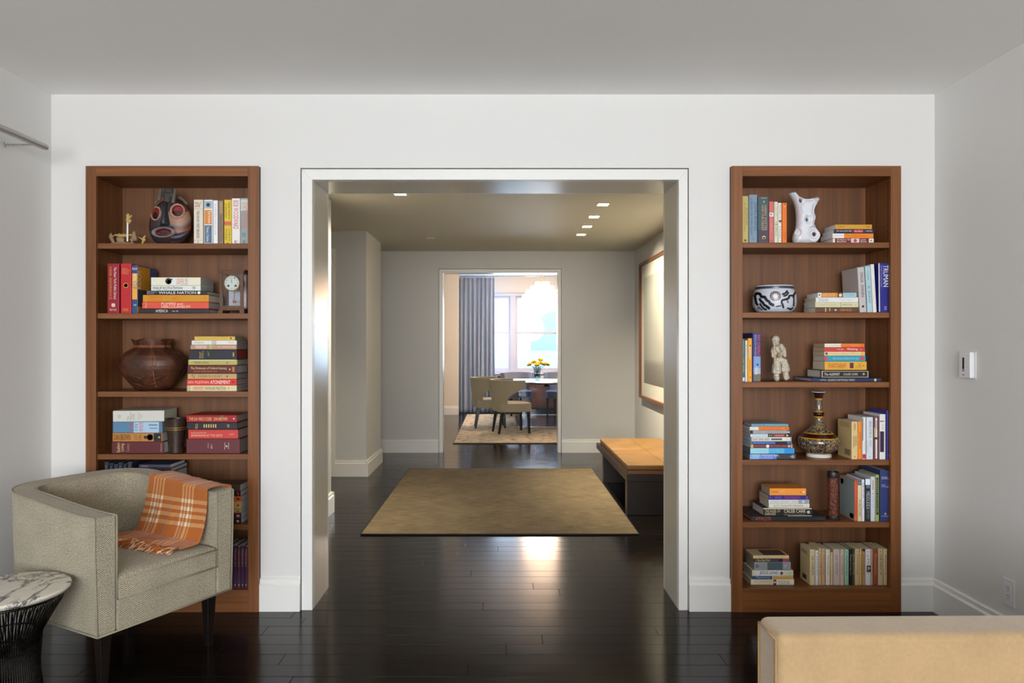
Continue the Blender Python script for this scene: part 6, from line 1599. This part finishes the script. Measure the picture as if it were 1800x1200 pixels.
MB().tube([fi(222, 290, -.030), fi(232, 440, -.031), fi(236, 600, -.031), fi(242, 832, -.030)], .0028, 8).build('staff', flat((226, 206, 160), .4), iv, smooth=0)
me = blob([(fi(315, 520, -.036), .0055, fi(315, 580, -.036), .0085)], .0014, 'gourd', flat((150, 122, 92), .4)); mesh_obj('gourd', me, iv, smooth=0)
MB().tube([fi(250, 400, -.032), fi(285, 470, -.037), fi(312, 505, -.041)], .0011, 5).build('neck_cord', flat((110, 70, 40), .6), iv, smooth=0)
MB().tube([fi(380, 330, -.02), fi(365, 430, -.035), fi(340, 505, -.041)], .0011, 5).build('neck_cord', flat((110, 70, 40), .6), iv, smooth=0)
me = blob([(fi(325, 685, -.034), .003, fi(385, 665, -.034), .004)], .0012, 'sash_knot', flat((228, 220, 200), .4)); mesh_obj('sash_knot', me, iv, smooth=0)

# --- patterned long-necked vase
YO = 3.742; UO = F_PX / YO
ov = thing('patterned_vase', 'long-necked glazed vase with mosaic pattern and brown bands', 'vase', (X(1439, YO), YO, zs(808) + .0008))
def mosaic():
    t = NT('mosaic_glaze'); tc = t.n('ShaderNodeTexCoord'); sp = t.n('ShaderNodeSeparateXYZ'); t.l(tc.outputs['Object'], sp.inputs[0])
    ang = t.math('ARCTAN2', sp.outputs[1], sp.outputs[0])
    cm = t.n('ShaderNodeCombineXYZ'); t.l(t.math('MULTIPLY', ang, 15.0), cm.inputs[0]); t.l(t.math('MULTIPLY', sp.outputs[2], 240.0), cm.inputs[1])
    vo_ = t.n('ShaderNodeTexVoronoi'); vo_.inputs['Scale'].default_value = 1.0; vo_.inputs['Randomness'].default_value = .35; vo_.voronoi_dimensions = '2D'; t.l(cm.outputs[0], vo_.inputs['Vector'])
    sr = t.n('ShaderNodeSeparateColor'); t.l(vo_.outputs['Color'], sr.inputs[0])
    col = t.ramp(sr.outputs[0], [(0, C(40, 40, 44)), (.25, C(176, 140, 60)), (.38, C(150, 84, 44)), (.55, C(96, 100, 96)), (.76, C(190, 178, 130)), (.88, C(60, 84, 96)), (.999, C(120, 60, 40))], 'CONSTANT')
    edge = t.math('GREATER_THAN', vo_.outputs['Distance'], .46)
    t.l(t.mix(edge, col, C(70, 60, 54)), t.b.inputs['Base Color']); t.set(Roughness=.1); t.b.inputs['Coat Weight'].default_value = .6
    return t.m
M_MOS, M_BRN, M_YEL, M_FW = mosaic(), flat((52, 22, 16), .1), flat((222, 160, 30), .15), flat((226, 222, 210), .2)
def op(r, y): return (r / UO, (806.5 - (690 + y / 10.)) / UO)
segs = [((20.5, 1165), 3), ((21.0, 1158), 3), ((21.0, 1118), 3), ((19.5, 1112), 3), ((19.5, 1106), 0), ((26, 1068), 0), ((32, 1005), 0), ((34.4, 930), 0), ((34.6, 880), 0), ((33.4, 845), 0), ((32.2, 832), 2), ((31.2, 819), 1), ((27.5, 785), 1), ((24.6, 753), 2), ((23.5, 742), 0), ((22.0, 728), 0), ((17, 690), 0), ((12.5, 640), 0), ((9.3, 580), 0), ((7.9, 530), 0), ((7.2, 485), 0), ((7.4, 476), 2), ((7.4, 460), 1), ((8.6, 440), 1), ((9.3, 420), 1), ((9.2, 400), 1), ((7.6, 385), 2), ((6.8, 372), 0), ((6.5, 300), 0), ((6.4, 200), 0), ((6.5, 158), 2), ((6.6, 144), 1), ((7.3, 90), 1), ((9.0, 55), 1), ((11.2, 38), 3), ((11.6, 25), 3), ((10.0, 24), 1), ((6, 70), 1), ((5, 200), 1)]
pf = [op(*s[0]) for s in segs]; ms = [s[1] for s in segs]
MB().lathe(pf, 72, mats=ms[:-1]).build('body', [M_MOS, M_BRN, M_YEL, M_FW], ov, smooth=50)

# --- carved brush pot
YQ = 3.70; UQ = F_PX / YQ
bq = thing('brush_pot', 'narrow carved reddish wooden brush pot with dark rims', 'brush pot', (X(1464.3, YQ), YQ, zs(917.3) + .0008))
t = NT('carved_bamboo'); v = t.coord('Object'); vn = t.n('ShaderNodeTexVoronoi'); vn.inputs['Scale'].default_value = 95.0; t.l(v, vn.inputs['Vector'])
nn = t.noise(v, 50.0, 5.0, .6, 1.5)
t.l(t.ramp(t.math('MULTIPLY_ADD', nn, .8, t.math('MULTIPLY', vn.outputs['Distance'], .35)), [(.3, C(44, 22, 16)), (.62, C(108, 54, 36)), (.85, C(142, 78, 54))]), t.b.inputs['Base Color']); t.set(Roughness=.45)
t.bump(t.math('ADD', nn, vn.outputs['Distance']), .9, .005)
MB().lathe([(9.0 / UQ, 6 / UQ), (9.3 / UQ, 8 / UQ), (9.2 / UQ, 40 / UQ), (9.3 / UQ, 70 / UQ), (8.9 / UQ, 73 / UQ)], 40).build('body', t.m, bq, smooth=30)
M_RIM = wood('dark_rim_wood', (24, 18, 18), (46, 38, 36), 'x', .4)
MB().lathe([(9.4 / UQ, 72.5 / UQ), (9.8 / UQ, 74 / UQ), (9.8 / UQ, 81 / UQ), (9.2 / UQ, 83 / UQ), (7.6 / UQ, 83 / UQ), (7.4 / UQ, 74 / UQ)], 40).build('top_rim', M_RIM, bq, smooth=30)
MB().lathe([(11.4 / UQ, 0), (11.8 / UQ, 2 / UQ), (10.2 / UQ, 4 / UQ), (9.6 / UQ, 6.4 / UQ)], 40).build('foot_rim', M_RIM, bq, smooth=30)
